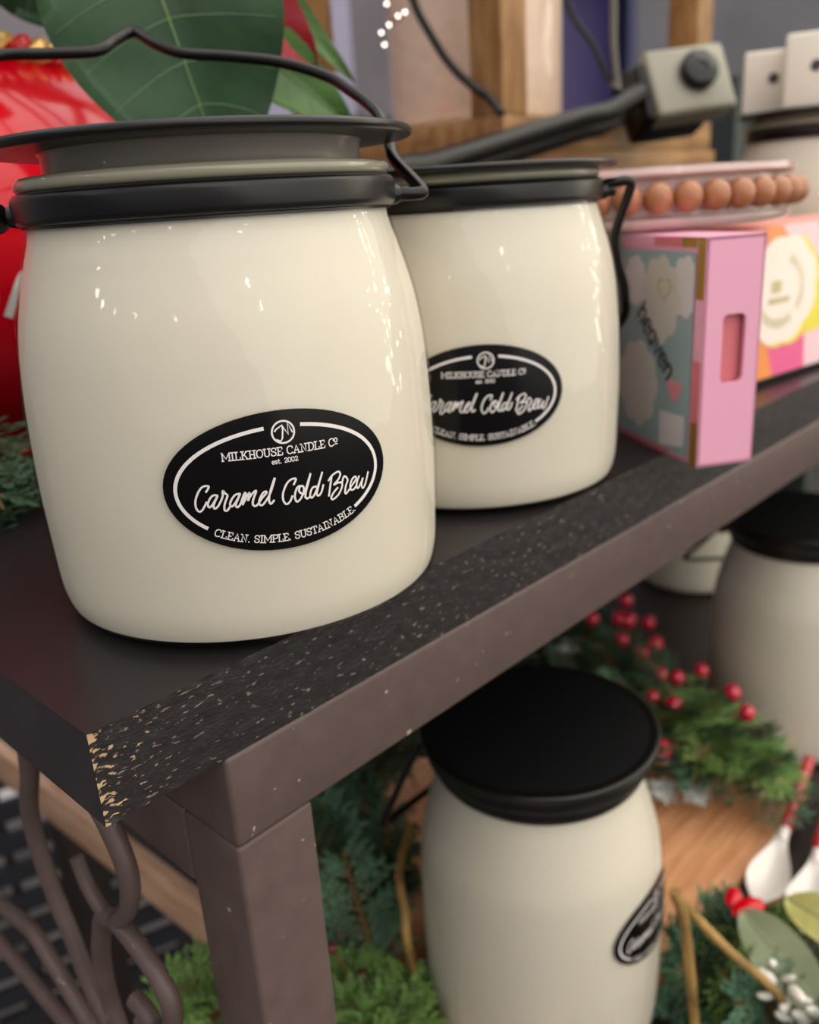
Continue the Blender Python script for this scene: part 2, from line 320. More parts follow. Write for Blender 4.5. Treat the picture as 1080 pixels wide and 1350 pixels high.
def jar_label(parent, phi, zc, H):
    phi = math.radians(phi)
    def f(u, v, off):
        z = zc+v; R = prof_R(z, H)+.004+off; a = phi+u/.545
        return V((R*math.cos(a), R*math.sin(a), z))
    a, b = .266, .163
    mb = MB(); nr, na = 10, 72; vs = [f(0, 0, 0)]; fs = []
    for i in range(1, nr+1):
        for j in range(na):
            t = 2*PI*j/na; q = i/nr
            vs.append(f(a*q*math.cos(t), b*q*math.sin(t), 0))
    for j in range(na): fs.append((0, 1+j, 1+(j+1) % na))
    for i in range(nr-1):
        for j in range(na):
            k = (j+1) % na; fs.append((1+i*na+j, 1+(i+1)*na+j, 1+(i+1)*na+k, 1+i*na+k))
    base = 1+(nr-1)*na; o = len(vs)       # the sticker's thickness
    for j in range(na):
        t = 2*PI*j/na; vs.append(f(a*math.cos(t), b*math.sin(t), -.004))
    for j in range(na): fs.append((base+j, o+j, o+(j+1) % na, base+(j+1) % na))
    mb.add(vs, fs)
    lab = mb.build('label', M['label_black'], parent); lab['label'] = 'black oval label with white lettering'
    t = MB()
    ea, eb = .238, .131
    def arc(a0, a1):
        n = 40; ribbon(t, [(ea*math.cos(math.radians(a0+(a1-a0)*i/n)), -.003+eb*math.sin(math.radians(a0+(a1-a0)*i/n))) for i in range(n+1)], .0085, f, .0012, k=1)
    arc(98, 221); arc(77, -45)
    t2 = MB()
    n = 40; ribbon(t2, [(.011+.025*math.cos(2*PI*i/n), .1135+.025*math.sin(2*PI*i/n)) for i in range(n+1)], .0042, f, .0012, k=1)
    for s in MONO: ribbon(t2, s, .0036, f, .0014, k=1)
    t2.build('emblem', M['label_white'], lab)
    sc = MB()
    for s in SCRIPT: ribbon(sc, s, .0046, f, .0013, k=5)
    text_line(sc, 'MILKHOUSE CANDLE Co', f, -.128, .136, .0175, .0026, lambda u: (.0625-.012*u, -.012))
    text_line(sc, 'est. 2002', f, -.022, .038, .0105, .0018, lambda u: (.0435, 0))
    def cb(u):
        A, B = .255, .1425
        return (-B*math.sqrt(max(0, 1-(u/A)**2)), math.atan(B*u/(A*A*math.sqrt(max(.05, 1-(u/A)**2)))))
    text_line(sc, 'CLEAN. SIMPLE. SUSTAINABLE.', f, -.168, .170, .0175, .0025, cb)
    sc.build('lettering', M['label_white'], lab)
    t.build('border', M['label_white'], lab)

def make_jar(loc, label, H=1.115, ears=None, handle=None, lab=None, raised=False, group=None, name='candle_jar', lidtop='lid_metal'):
    t = thing(name, loc, label, 'candle', group)
    k = H-(.115 if H < 1.3 else .16)                                  # height to the band's foot (shoulder)
    st = [k*q/60 for q in range(61)]
    wax = MB(); wt = k+.004
    pr = [(0.001, .018), (prof_R(.02, H)-.05, .018), (prof_R(.02, H)-.02, .02)]+[(prof_R(z, H)-.008, z) for z in st if .02 <= z <= k*.995]+[(prof_R(wt, H)-.008, wt), (.001, wt)]
    wax.lathe(pr, 128).build('wax', M['wax'], t)
    gls = MB()
    zs = [0, .006, .012, .025]+[z for z in st if z > .03]
    pr = [(.001, .004)]+[(.38, .004), (.42, 0)]+[(prof_R(z, H), z) for z in zs]+[(.458, k+.06)]
    pr = [(r, z) for r, z in pr if z < k+.01 or r == .458]; gls.lathe(pr, 128).build('glass_body', M['glass'], t)
    # rolled glass rim above the band
    rim = MB(); z0 = k+.088
    rim.lathe([(.41, z0-.01), (.455, z0-.01)]+arcp(.455, z0+.011, .0165, -80, 110, 12)+[(.42, H), (.41, H-.005)], 128, close=True)
    rim.build('glass_rim', M['rim_glass'], t)
    bd = MB()
    bd.lathe([(.455, k+.002), (.468, k+.002)]+arcp(.464, k+.026, .018, -80, 0, 5)+[(.484, k+.045)]+arcp(.463, k+.062, .021, 0, 90, 6)+[(.455, k+.084)], 128, close=True)
    bd.build('metal_band', M['black_metal'], t)
    lo = .036 if raised else 0
    ld = MB(); zt = H+.02+lo
    if raised:
        ld.lathe([(.001, zt), (.52, zt)]+arcp(.524, zt+.012, .012, -90, 90, 8)+[(.50, zt+.022), (.001, zt+.022)], 128)
        lidob = ld.build('lid', M[lidtop], t)
        nk = MB(); nk.lathe([(.398, H-.03), (.398, zt-.008), (.404, zt)], 96); nk.build('lid_insert', M['neck'], lidob)
    else:
        if lidtop == 'lid_top':
            ld.lathe([(.455, k+.085), (.497, k+.085)]+arcp(.505, k+.098, .012, -90, 40, 5)+[(.515, H-.02), (.53, H+.005)]+arcp(.53, H+.018, .012, -60, 90, 6)+[(.5, H+.033), (.49, H+.028), (.001, H+.028)], 128)
            lidob = ld.build('lid', M['lid_metal'], t); lidob['label'] = 'wide flat black lid'
            tp = MB(); tp.lathe([(.001, H+.0285), (.515, H+.0315)], 96); tp.build('lid_face', M['lid_top'], lidob)
        else:
            ld.lathe([(.001, H-.002), (.44, H-.002), (.515, H)]+arcp(.524, H+.010, .010, -90, 90, 8)+[(.50, H+.017), (.001, H+.017)], 128)
            lidob = ld.build('lid', M[lidtop], t)
    if ears is not None:
        a = math.radians(ears)
        for sgn in (-1, 1):
            e = MB(); d = V((math.cos(a), math.sin(a), 0))*sgn; c = d*.484+V((0,0,k+.035))
            e.tube([c-d*.02, c+d*.012, c+d*.02], lambda q: .03-.008*q, 12)
            e.tube([c+d*.02, c+d*.045], .019, 12)
            if sgn < 0: e.sphere(c+d*.05, .04, 14, 8)
            e.build('handle_ear', M['black_metal'], t)
    if handle:
        h = MB(); h.tube(handle, .0175, 12, smooth=6); h.build('wire_handle', M['wire'], t)
    if lab: jar_label(t, lab[0], lab[1], H)
    return t

# jar in front --------------------------------------------------------------
az = math.radians(55.2); e = V((math.sin(az), -math.cos(az), 0)); bk = V((math.cos(az), math.sin(az), 0))
sv = (1.5*bk+V((0,0,1))).normalized()
HP = [(.485,0),(.545,-.004),(.57,.005),(.556,.06),(.524,.17),(.526,.25),(.523,.43),(.461,.573),(.404,.664),(.274,.763),(.111,.815),(-.029,.845),(-.109,.912),(-.165,.995),(-.19,.995),(-.238,.94),(-.296,.875),(-.443,.868),(-.577,.867),(-.68,.80),(-.73,.66),(-.72,.4),(-.64,.15),(-.58,.01),(-.485,0)]
h1 = [e*a+sv*b+V((0,0,1.035)) for a, b in HP]
make_jar((1.41,2.03,0), 'large cream candle jar in the foreground with its raised black lid and arched wire handle', ears=-34.8, handle=h1, lab=(-116.2,.429), raised=True)
# second jar ------------------------------------------------------------------
az2 = math.radians(39.7); e2 = V((math.sin(az2), -math.cos(az2), 0)); b2 = V((math.cos(az2), math.sin(az2), 0)); U = V((0,0,1))
h2 = [e2*.485+U*1.03, e2*.56+U*1.04, e2*.585+b2*.01+U*1.03, e2*.58+b2*.03+U*.99, e2*.545+b2*.08+U*.86, e2*.56+b2*.12+U*.76, e2*.60+b2*.17+U*.64, e2*.60+b2*.3+U*.5, e2*.40+b2*.52+U*.30, b2*.64+U*.24, e2*-.40+b2*.52+U*.30, e2*-.60+b2*.3+U*.5, e2*-.58+b2*.1+U*.85, e2*-.57+U*1.03, e2*-.485+U*1.03]
make_jar((2.54,2.11,0), H=1.09, label='cream candle jar with closed thin lid standing behind the foreground jar, beside the pink box', ears=39.7-90, handle=h2, lab=(-136.5,.417))
# jars below ----------------------------------------------------------------------
a3 = math.radians(36+90); e3 = V((math.cos(a3), math.sin(a3), 0)); b3 = V((-math.sin(a3), math.cos(a3), 0))
h3 = [e3*.485+U*1.445, e3*.56+b3*.02+U*1.44, e3*.62+b3*.04+U*1.34, e3*.72+b3*.08+U*1.12, e3*.74+b3*.02+U*1.03, e3*.68-b3*.10+U*1.01, e3*.55-b3*.3+U*1.0, e3*.3-b3*.55+U*1.05, -b3*.68+U*1.0, e3*-.3-b3*.6+U*1.05, e3*-.58-b3*.3+U*1.2, e3*-.57+U*1.42, e3*-.485+U*1.445]
make_jar((2.81,2.02,-2.85), 'tall cream candle jar with wide flat black lid on the wooden board below the shelf', H=1.57, ears=36-90, handle=h3, lab=(-84,.79), lidtop='lid_top', name='tall_candle_jar')
a4 = math.radians(19+90); e4 = V((math.cos(a4), math.sin(a4), 0)); b4 = V((-math.sin(a4), math.cos(a4), 0))
h4 = [e4*.485+U*1.575, e4*.56+U*1.57, e4*.66+b4*.05+U*1.47, e4*.78+b4*.02+U*1.33, e4*.75-b4*.2+U*1.22, e4*.4-b4*.6+U*1.1, e4*-.4-b4*.6+U*1.1, e4*-.75-b4*.1+U*1.2, e4*-.56+U*1.56, e4*-.485+U*1.575]
make_jar((6.06,2.04,-2.95), 'tall cream candle jar with black lid cut off by the right edge, behind the garland', H=1.70, ears=19-90, handle=h4, lidtop='lid_top', name='tall_candle_jar')
make_jar((8.3,3.9,-2.95), 'blurred cream candle jar deep in the shade behind the red berries', H=1.57, name='tall_candle_jar')
make_jar((6.61,2.34,0), 'cream candle jar at the back right with two white cartons on its lid', H=1.42, name='tall_candle_jar')

# white cartons on the back jar's lid
for q, (x, y, rz, lb) in enumerate([(6.38,2.65,.40,'small white carton on the back jar lid, left of its twin'), (6.26,2.33,.34,'small white carton on the back jar lid, cut off by the right edge')]):
    c = thing('white_carton', (x,y,1.438), lb, 'carton', 'white cartons on the back jar', rz=rz)
    hgt = .38+.05*q
    MB().rbox((0,0,hgt/2), (.26,.27,hgt), .02).build('carton_body', mat('white_card%d' % q, (236,230,214), .6), c)
    mk = MB(); mk.lathe([(.001,0),(.034,0),(.034,.006),(.001,.008)], 20)
    mo = mk.build('dark_mark', mat('dark_print%d' % q, (70,68,70), .6), c, loc=(-.129,-.05,hgt*.55)); mo.rotation_euler = (0,-PI/2,0)

# ------------------------------------------------------------------ display table
tb = thing('display_table', (.64,1.61,-8.5), 'black topped display table with brown tubular steel frame holding the candle jars', 'table')
X0, Y0 = .64, 1.61; Z0 = 8.5
tp = MB()
L_, D_ = 12.0, 4.4
nx = 160; vs = []; fs = []
# top, ends, back as plain faces; the front edge as its own rough strip
tp.add([(0,0,0),(L_,0,0),(L_,D_,0),(0,D_,0),(0,0,-.235),(L_,0,-.235),(L_,D_,-.235),(0,D_,-.235)],
       [(0,1,2,3)], 0)
tp.add([(0,0,0),(0,D_,0),(0,D_,-.235),(0,0,-.235)], [(0,1,2,3)], 1)
tp.add([(L_,0,0),(L_,D_,0),(L_,D_,-.235),(L_,0,-.235)], [(3,2,1,0)], 1)
tp.add([(0,D_,0),(L_,D_,0),(L_,D_,-.235),(0,D_,-.235)], [(0,1,2,3)], 1)
tp.add([(0,0,-.235),(L_,0,-.235),(L_,D_,-.235),(0,D_,-.235)], [(3,2,1,0)], 1)
xs = [0]; 
while xs[-1] < L_: xs.append(xs[-1]+(.012 if xs[-1] < 2.5 else .05 if xs[-1] < 5 else .5))
xs[-1] = L_; zn = 16
vs = []; fs = []
for i, x in enumerate(xs):
    for j in range(zn+1):
        z = -.235*j/zn
        d = 0 if j in (0, zn) else .003*noise.noise(V((x*20, 3, z*40)))+.003*noise.noise(V((x*50, 9, z*90)))
        if j in (0, zn): d = .004*noise.noise(V((x*25, 3+j, 2)))
        if x < .03 and 0 < j < zn: d -= .006
        vs.append((x, -d if x > 0 else 0, z))
for i in range(len(xs)-1):
    for j in range(zn):
        a = i*(zn+1)+j; fs.append((a, a+1, a+zn+2, a+zn+1))
tp.add(vs, fs, 2)
top = tp.build('tabletop', [M['top_black'], M['top_end'], M['osb']], tb, loc=(0,0,Z0), ang=50)
def tubebox(x0, x1, y0, y1, z0, z1, name, lab=None):
    m = MB(); c = ((x0+x1)/2-X0, (y0+y1)/2-Y0, (z0+z1)/2+Z0)
    m.rbox(c, (x1-x0, y1-y0, z1-z0), .014, 3); o = m.build(name, M['frame'], tb)
    if lab: o['label'] = lab
    return o
tubebox(.95, 12.4, 1.605, 1.99, -.50, -.235, 'front_rail')
tubebox(.95, 12.4, 5.5, 5.9, -.50, -.235, 'back_rail')
tubebox(.95, 1.20, 1.861, 5.62, -.75, -.503, 'side_rail')
tubebox(12.15, 12.4, 1.861, 5.62, -.75, -.503, 'side_rail')
tubebox(.95, 1.20, 1.61, 1.86, -8.5, -.503, 'leg'); tubebox(12.15, 12.4, 1.61, 1.86, -8.5, -.503, 'leg')
tubebox(.95, 1.20, 5.62, 5.88, -8.5, -.503, 'leg'); tubebox(12.15, 12.4, 5.62, 5.88, -8.5, -.503, 'leg')
# scrollwork under the side of the table
SC = {'A': [(2.50,-.24),(2.556,-.587),(2.662,-.841),(2.628,-1.096),(2.542,-1.279),(2.458,-1.468),(2.30,-1.62),(2.15,-1.9)],
 'B': [(2.16,-.24),(2.12,-.45),(2.04,-.56),(1.99,-.65),(1.984,-.733),(2.022,-.835),(2.095,-.928),(2.154,-.970),(2.218,-.969),(2.295,-.922),(2.335,-.833)],
 'C': [(2.118,-.955),(2.006,-.984),(1.923,-1.024),(1.873,-1.09),(1.90,-1.205),(2.0,-1.3),(2.10,-1.32)],
 'D': [(2.14,-.955),(2.225,-1.0),(2.268,-1.084),(2.319,-1.226),(2.326,-1.416),(2.26,-1.6),(2.1,-1.85)],
 'E': [(3.7,-1.9),(3.5,-1.72),(3.336,-1.62),(3.145,-1.561),(2.959,-1.526),(2.833,-1.573),(2.703,-1.640),(2.575,-1.72),(2.4,-1.95)],
 'G': [(2.122,-1.257),(2.06,-1.262),(2.03,-1.29),(2.04,-1.36)]}
for k_, P in SC.items():
    m = MB(); m.tube([(.82-X0, y-Y0, z+Z0) for y, z in P], (lambda t: .030) if k_ != 'B' else (lambda t: .034-.012*t), 12, smooth=6)
    m.build('iron_scroll', M['frame'], tb)
m = MB(); m.tube([(.82-X0, y-Y0, -1.9+Z0) for y in (1.8, 3, 4, 5.72)], .03, 10); m.build('scroll_base_bar', M['frame'], tb)
for yy in (1.82, 5.7):
    m = MB(); m.tube([(.82-X0, yy-Y0, -1.9+Z0), (.97-X0, yy-Y0, -1.9+Z0)], .028, 8); m.build('scroll_bracket', M['frame'], tb)

# ------------------------------------------------------------------ lower table and board
lt = thing('lower_table', (1.93,.35,-8.5), 'dark low table with a pale wooden side edge standing under the display table', 'table')
m = MB(); m.rbox((3.6,3.1,5.43), (7.1,6.2,.24), .01, 2); m.build('tabletop', M['dark_wood'], lt)
m = MB(); m.rbox((0,0,0), (.09,6.4,.33), .015, 2); ob = m.build('side_board', M['pale_wood'], lt, loc=(.07,3.95,5.535), rz=math.radians(2.1)); ob['label'] = 'pale wood edge board'
for x, y in ((.3,.3),(7.0,.3),(.3,5.9),(7.0,5.9)):
    m = MB(); m.rbox((x,y,2.66), (.3,.3,5.31), .02, 2); m.build('leg', M['dark_wood'], lt)
m = MB(); m.rbox((0,0,.045), (3.2,2.6,.09), .03, 3)
bd_ = m.build('wooden_board', M['board_wood'], None, loc=(3.75,2.87,-2.95)); tag(bd_, 'honey coloured wooden board lying under the tall jar and the pine garland', 'board')

# ------------------------------------------------------------------ pink box
def frame_obj(loc, rz): return Matrix.Rotation(rz, 3, 'Z')
def hx(x0, y0, x1, y1): return math.atan2(y1-y0, x1-x0)
M['pink'] = mat('pink_card', (238,170,196), .5)
M['coral'] = mat('coral_card', (222,120,128), .45)
M['goldfoil'] = mat('gold_foil', (198,150,70), .3, metal=.6)
M['dustblue'] = mat('dusty_blue_print', (150,168,170), .35)
M['cloud'] = mat('cloud_print', (205,197,188), .35); M['cloud2'] = mat('pale_cloud_print', (214,204,206), .35)
M['ink'] = mat('dark_ink', (52,55,62), .5)
M['heartpink'] = mat('heart_pink', (222,140,150), .4); M['heartgold'] = mat('heart_gold', (176,160,120), .4)
M['card_cream'] = mat('card_cream', (206,196,176), .4)
ang = hx(3.02,1.42,3.215,1.295)
pb = thing('pink_gift_box', (3.02,1.42,0), 'narrow pink box with a cut-out window and a pastel cloud picture on its side', 'box', rz=ang)
W, Dp, Hh = .235, .62, .837        # along face, depth, height; local x = front face, local y = depth
# outer sleeve with a slot in the front
fr_ = MB()
th = .012
sx0, sx1, sz0, sz1 = W*.34, W*.74, .315, .565
# front sheet around the slot
def ring_face(mb, y, outer, inner, mi=0, flip=False):
    o = len(mb.v); n = len(inner)
    # outer given with the same number of points as inner
    mb.v += [(x, y, z) for x, z in outer]+[(x, y, z) for x, z in inner]
    for i in range(n):
        j = (i+1) % n; mb.f.append([o+i, o+j, o+n+j, o+n+i]); mb.mi.append(mi)
def rrect(x0, x1, z0, z1, r, n=6):
    P = []
    for cx, cz, a in ((x1-r, z1-r, 0), (x0+r, z1-r, 90), (x0+r, z0+r, 180), (x1-r, z0+r, 270)):
        for i in range(n+1):
            t = math.radians(a+90*i/n); P.append((cx+r*math.cos(t), cz+r*math.sin(t)))
    return P
inner = rrect(sx0, sx1, sz0, sz1, .022)
cxx, czz = (sx0+sx1)/2, (sz0+sz1)/2
outer = []
for (x, z) in inner:
    dx, dz = x-cxx, z-czz
    s_ = min(((W-cxx)/dx if dx > 1e-6 else (0-cxx)/dx if dx < -1e-6 else 1e9), ((Hh-czz)/dz if dz > 1e-6 else (0-czz)/dz if dz < -1e-6 else 1e9))
    outer.append((cxx+dx*s_, czz+dz*s_))
ring_face(fr_, 0, outer, inner)
for cx_, cz_ in ((0,0),(W,0),(W,Hh),(0,Hh)):        # corners that the fan skips
    pass
n_ = len(inner); o = len(fr_.v)
fr_.v += [(x, 0, z) for x, z in inner]+[(x, th*1.5, z) for x, z in inner]
for i in range(n_):
    j = (i+1) % n_; fr_.f.append([o+i, o+j, o+n_+j, o+n_+i]); fr_.mi.append(0)
# corner triangles
import itertools
def nearest(pt): return min(range(n_), key=lambda i: (outer[i][0]-pt[0])**2+(outer[i][1]-pt[1])**2)
for (cx_, cz_) in ((0,0),(W,0),(W,Hh),(0,Hh)):
    side_x = [p for p in outer if abs(p[0]-cx_) < 1e-5]; side_z = [p for p in outer if abs(p[1]-cz_) < 1e-5]
    a_ = min(side_x, key=lambda p: abs(p[1]-cz_)); b_ = min(side_z, key=lambda p: abs(p[0]-cx_))
    fr_.add([(cx_, 0, cz_), (a_[0], 0, a_[1]), (b_[0], 0, b_[1])], [(0,1,2)])
fr_.slab(W-th, W, 0, Dp, 0, Hh); fr_.slab(0, W, 0, Dp, Hh-th, Hh); fr_.slab(0, W, 0, Dp, 0, th); fr_.slab(0, th, .0, Dp, 0, Hh); fr_.slab(0, W, Dp-th, Dp, 0, Hh)
fr_.build('sleeve', M['pink'], pb, smooth=False)
m = MB(); m.slab(th*1.2, W-th*1.2, th*2.6, Dp-th*2, th*1.2, Hh-th*1.2); o = m.build('inner_tray', M['coral'], pb, smooth=False); o['label'] = 'coral inner tray'
# picture side (local x = 0 plane, facing -x)
def side(mb_pts, off): return [(-off, y, z) for y, z in mb_pts]
def flat_poly(pts, off, name, mt, par, lab=None):
    mb = MB(); n = len(pts); mb.v = side(pts, off)+side(pts, off-.0012); mb.f = [list(range(n))]+[[i, (i+1) % n, n+(i+1) % n, n+i] for i in range(n)]; mb.mi = [0]*(n+1)
    o = mb.build(name, mt, par, smooth=False)
    if lab: o['label'] = lab
    return o
y0 = .0
pic = flat_poly([(.06,.025),(Dp,.025),(Dp,.785),(.06,.785)], .006, 'picture_panel', M['dustblue'], pb, 'dusty blue picture with clouds and hearts')
for (za, zb, mt) in ((.0,.17,'goldfoil'),(.17,.40,'coral'),(.40,.62,'pink'),(.62,.837,'goldfoil')):
    flat_poly([(.004,za),(.052,za),(.052,zb),(.004,zb)], .002, 'side_stripe', M[mt], pb, {'goldfoil':'gold stripe','coral':'coral stripe','pink':'pink stripe'}[mt])
for (ya, yb, mt) in ((.06,.16,'goldfoil'),(.16,.36,'coral'),(.36,Dp,'pink')):
    flat_poly([(ya,.80),(yb,.80),(yb,.835),(ya,.835)], .002, 'side_stripe', M[mt], pb, 'top edge stripe')
flat_poly([(.2,.003),(Dp,.003),(Dp,.022),(.2,.022)], .002, 'side_stripe', M['coral'], pb, 'bottom edge stripe')
def blob(cy, cz, r, n=9, k=.14):
    return [(cy+r*(1+k*abs(math.sin(n*t/2)))*math.cos(t)*.9, cz+r*(1+k*abs(math.sin(n*t/2)))*math.sin(t)) for t in [2*PI*i/60 for i in range(60)]]
def clampb(P): return [(min(max(y, .062), Dp-.002), min(max(z, .028), .782)) for y, z in P]
flat_poly(clampb(blob(.30,.60,.15)), .0075, 'cloud_print', M['cloud'], pic)
flat_poly(clampb(blob(.12,.66,.10)), .0070, 'cloud_print', M['cloud2'], pic)
flat_poly(clampb(blob(.46,.25,.16)), .0070, 'cloud_print', M['cloud'], pic)
flat_poly(clampb(blob(.50,.66,.09)), .0068, 'cloud_print', M['cloud2'], pic)
flat_poly([(.09,.06),(.27,.03),(.27,.17),(.09,.18)], .0076, 'corner_sticker', M['cloud2'], pic)
def heart(cy, cz, r): return [(cy+r*.062*16*math.sin(t)**3, cz+r*.062*(13*math.cos(t)-5*math.cos(2*t)-2*math.cos(3*t)-math.cos(4*t))) for t in [2*PI*i/40 for i in range(40)]]
flat_poly(heart(.265,.645,.052), .0085, 'heart_print', M['heartgold'], pic, 'gold outlined heart')
flat_poly(heart(.265,.645,.040), .0095, 'heart_print', M['card_cream'], pic, 'cream heart')
flat_poly(heart(.165,.27,.052), .0085, 'heart_print', M['heartpink'], pic, 'pink heart')
tx = MB()
a_ = math.radians(-43)
def ftx(u, v, off): return V((-.0095, .47-(u*math.cos(a_)-v*math.sin(a_)), .53+(u*math.sin(a_)+v*math.cos(a_))))
text_line(tx, 'heaven', ftx, 0, .35, .085, .013, lambda u: (0, 0))
tx.build('lettering', M['ink'], pic)

# ------------------------------------------------------------------ patchwork box
M['p_pink'] = mat('hot_pink_print', (240,96,150), .35); M['p_light'] = mat('blush_print', (250,208,214), .35)
M['p_orange'] = mat('orange_print', (250,150,80), .35); M['p_salmon'] = mat('salmon_print', (248,160,148), .35)
M['p_yellow'] = mat('yellow_print', (238,222,60), .35); M['p_cream'] = mat('badge_cream', (252,238,224), .35); M['p_tan'] = mat('tan_ink', (205,190,140), .4)
ab = math.radians(-7)
cb_ = thing('patchwork_gift_box', (4.02,1.86,0), 'bright pink and orange patchwork gift box with a scalloped cream badge', 'box', rz=ab)
CW, CD, CH = 1.9, .5, .765
m = MB(); m.rbox((CW/2,CD/2,CH/2+.035), (CW,CD,CH), .008, 2); m.build('carton', M['p_salmon'], cb_)
m = MB(); m.rbox((CW/2,CD/2+.02,.0175), (CW-.06,CD-.04,.035), .004, 1); o = m.build('gap_shade_block', mat('gap_shade_black', (14,12,13), .5), cb_); o['label'] = 'black block painting the shaded gap under the box'  # black block paints the shade in the gap under the carton
def fp(pts, off, name, mt, par, lab=None):
    mb = MB(); n = len(pts); mb.v = [(x, -off, z) for x, z in pts]+[(x, -off+.0012, z) for x, z in pts]; mb.f = [list(range(n))]+[[i, (i+1) % n, n+(i+1) % n, n+i] for i in range(n)]; mb.mi = [0]*(n+1)
    o = mb.build(name, mt, par, smooth=False)
    if lab: o['label'] = lab
    return o
z0_, z1_ = .037, .798
fp([(.38,z0_),(.62,z0_),(.52,.26),(.40,.3)], .002, 'printed_patch', M['p_orange'], cb_, 'orange patch')
fp([(.62,z0_),(.95,z0_),(.93,.20),(.66,.36),(.5,.32)], .002, 'printed_patch', M['p_pink'], cb_, 'hot pink patch')
fp([(.95,z0_),(1.3,z0_),(1.3,.24),(.93,.22)], .002, 'printed_patch', M['p_light'], cb_, 'blush patch')
fp([(.93,.22),(1.5,.26),(1.5,.42),(1.0,.5)], .0016, 'printed_patch', M['p_yellow'], cb_, 'yellow patch')
fp([(.45,z1_),(.62,z1_),(.72,.66),(.48,.72)], .002, 'printed_patch', M['p_orange'], cb_, 'orange patch')
fp([(.62,z1_),(.98,z1_),(1.06,.62),(.78,.66)], .002, 'printed_patch', M['p_light'], cb_, 'blush patch')
def scal(cx, cz, rx, rz_, n=8, k=.07): return [(cx+rx*(1+k*abs(math.sin(n*t/2)))*math.cos(t), cz+rz_*(1+k*abs(math.sin(n*t/2)))*math.sin(t)) for t in [2*PI*i/96 for i in range(96)]]
fp(scal(.705,.465,.345,.27), .003, 'badge_border', M['p_yellow'], cb_, 'yellow scalloped border')
bg_ = fp(scal(.665,.475,.33,.262), .0045, 'badge', M['p_cream'], cb_, 'cream scalloped badge')
mk = MB()
def fb(u, v, off): return V((u, -.0062, v))
for i in range(13):      # worn, unreadable lettering on two arcs
    for a0, a1 in ((70,-35), (215,300)):
        t = math.radians(a0+(a1-a0)*i/12); cx, cz = .64+.215*math.cos(t), .475+.165*math.sin(t)
        dx, dz = math.cos(t)*.016, math.sin(t)*.020
        ribbon(mk, [(cx-dx, cz-dz), (cx+dx, cz+dz)], .010+.006*rnd.random(), fb, 0, k=1)
ribbon(mk, [(.53,.43),(.72,.43)], .03, fb, 0, k=1); ribbon(mk, [(.56,.50),(.62,.50)], .06, fb, 0, k=1)
mk.build('badge_lettering', M['p_tan'], bg_)

# ------------------------------------------------------------------ beaded dish
M['bead'] = mat('tan_wood_bead', (168,108,70), .35, coat=.4, coatrough=.2)
M['dish'] = mat('pale_pink_glass', (236,206,200), .12, trans=.3, coat=.6, bump=.35, bscale=14, bdist=.02)
pc = V((3.97,2.33,.842)); dh = thing('beaded_dish', pc, 'round pale pink glass dish edged with tan wooden beads on the boxes', 'dish')
m = MB(); m.lathe([(.001,0),(.70,0),(.76,.012),(.775,.03),(.775,.05),(.72,.055),(.72,.2),(.775,.205),(.79,.22),(.785,.245),(.74,.25),(.70,.215),(.66,.12),(.001,.11)], 96)
m.build('glass_dish', M['dish'], dh)
nb = 41; bm_ = None
for i in range(nb):
    a = 2*PI*i/nb+.04; p = V((.79*math.cos(a), .79*math.sin(a), .128))
    if bm_ is None:
        mm = MB(); mm.sphere((0,0,0), .0585, 18, 12, sz=1.08); bm_ = mm.build('bead', M['bead'], dh, loc=p)
    else:
        b = bm_.copy(); C.objects.link(b); b.parent = dh; b.location = p*S
m = MB(); m.lathe([(.722,.06),(.745,.06),(.745,.195),(.722,.195)], 96, close=True); m.build('bead_band', M['dish'], dh)

# ------------------------------------------------------------------ lantern
ln = thing('wooden_lantern', (4.94,3.75,1.13), 'square golden wooden lantern frame holding a pillar candle behind the second jar', 'lantern')
bx, by = 3.1, 2.1
# riser that carries it
rs = MB(); rs.rbox((6.50,4.83,.563), (3.0,2.0,1.125), .02, 2); ro = rs.build('display_riser', M['dark_wood'], smooth=True); tag(ro, 'dark wooden riser block under the golden lantern', 'riser')
m = MB(); m.rbox((bx/2,by/2,.09), (bx,by,.18), .012, 2); m.build('lower_base', M['lantern_h'], ln)
m = MB(); m.rbox((bx/2-.05,by/2,.29), (bx-.1,by-.0,.22), .012, 2); m.build('upper_base', M['lantern_h'], ln)
for x, y in ((.135,.135),(2.80,.135),(.135,by-.135),(2.80,by-.135)):
    m = MB(); m.rbox((x,y,.4+1.75), (.27,.27,3.5), .012, 2); m.build('corner_post', M['lantern_wood'], ln)
m = MB()
m.slab(0,2.95,0,.27,3.9,4.1); m.slab(0,2.95,by-.27,by,3.9,4.1); m.slab(0,.27,.27,by-.27,3.9,4.1); m.slab(2.68,2.95,.27,by-.27,3.9,4.1)
m.build('top_frame', M['lantern_h'], ln, smooth=False)
# candle
M['pillar'] = mat('ivory_wax', (226,200,178), .25, coat=.7, bump=.5, bscale=10, bdist=.03, sub=.1)
pl_ = MB(); pl_.lathe([(.001,0),(.60,0)]+arcp(.60,.05,.05,-90,0,5)+[(.65,2.4)]+arcp(.60,2.45,.05,0,90,5)+[(.001,2.47)], 96)
pc_ = thing('pillar_candle', (5.75,4.62,1.531), 'wide ivory pillar candle with a bumpy wet shine inside the wooden lantern', 'candle')
pl_.build('candle_body', M['pillar'], pc_)
m = MB(); m.tube([(0,0,2.46),(.01,0,2.55),(.03,0,2.62)], .012, 8); m.build('wick', M['label_black'], pc_)

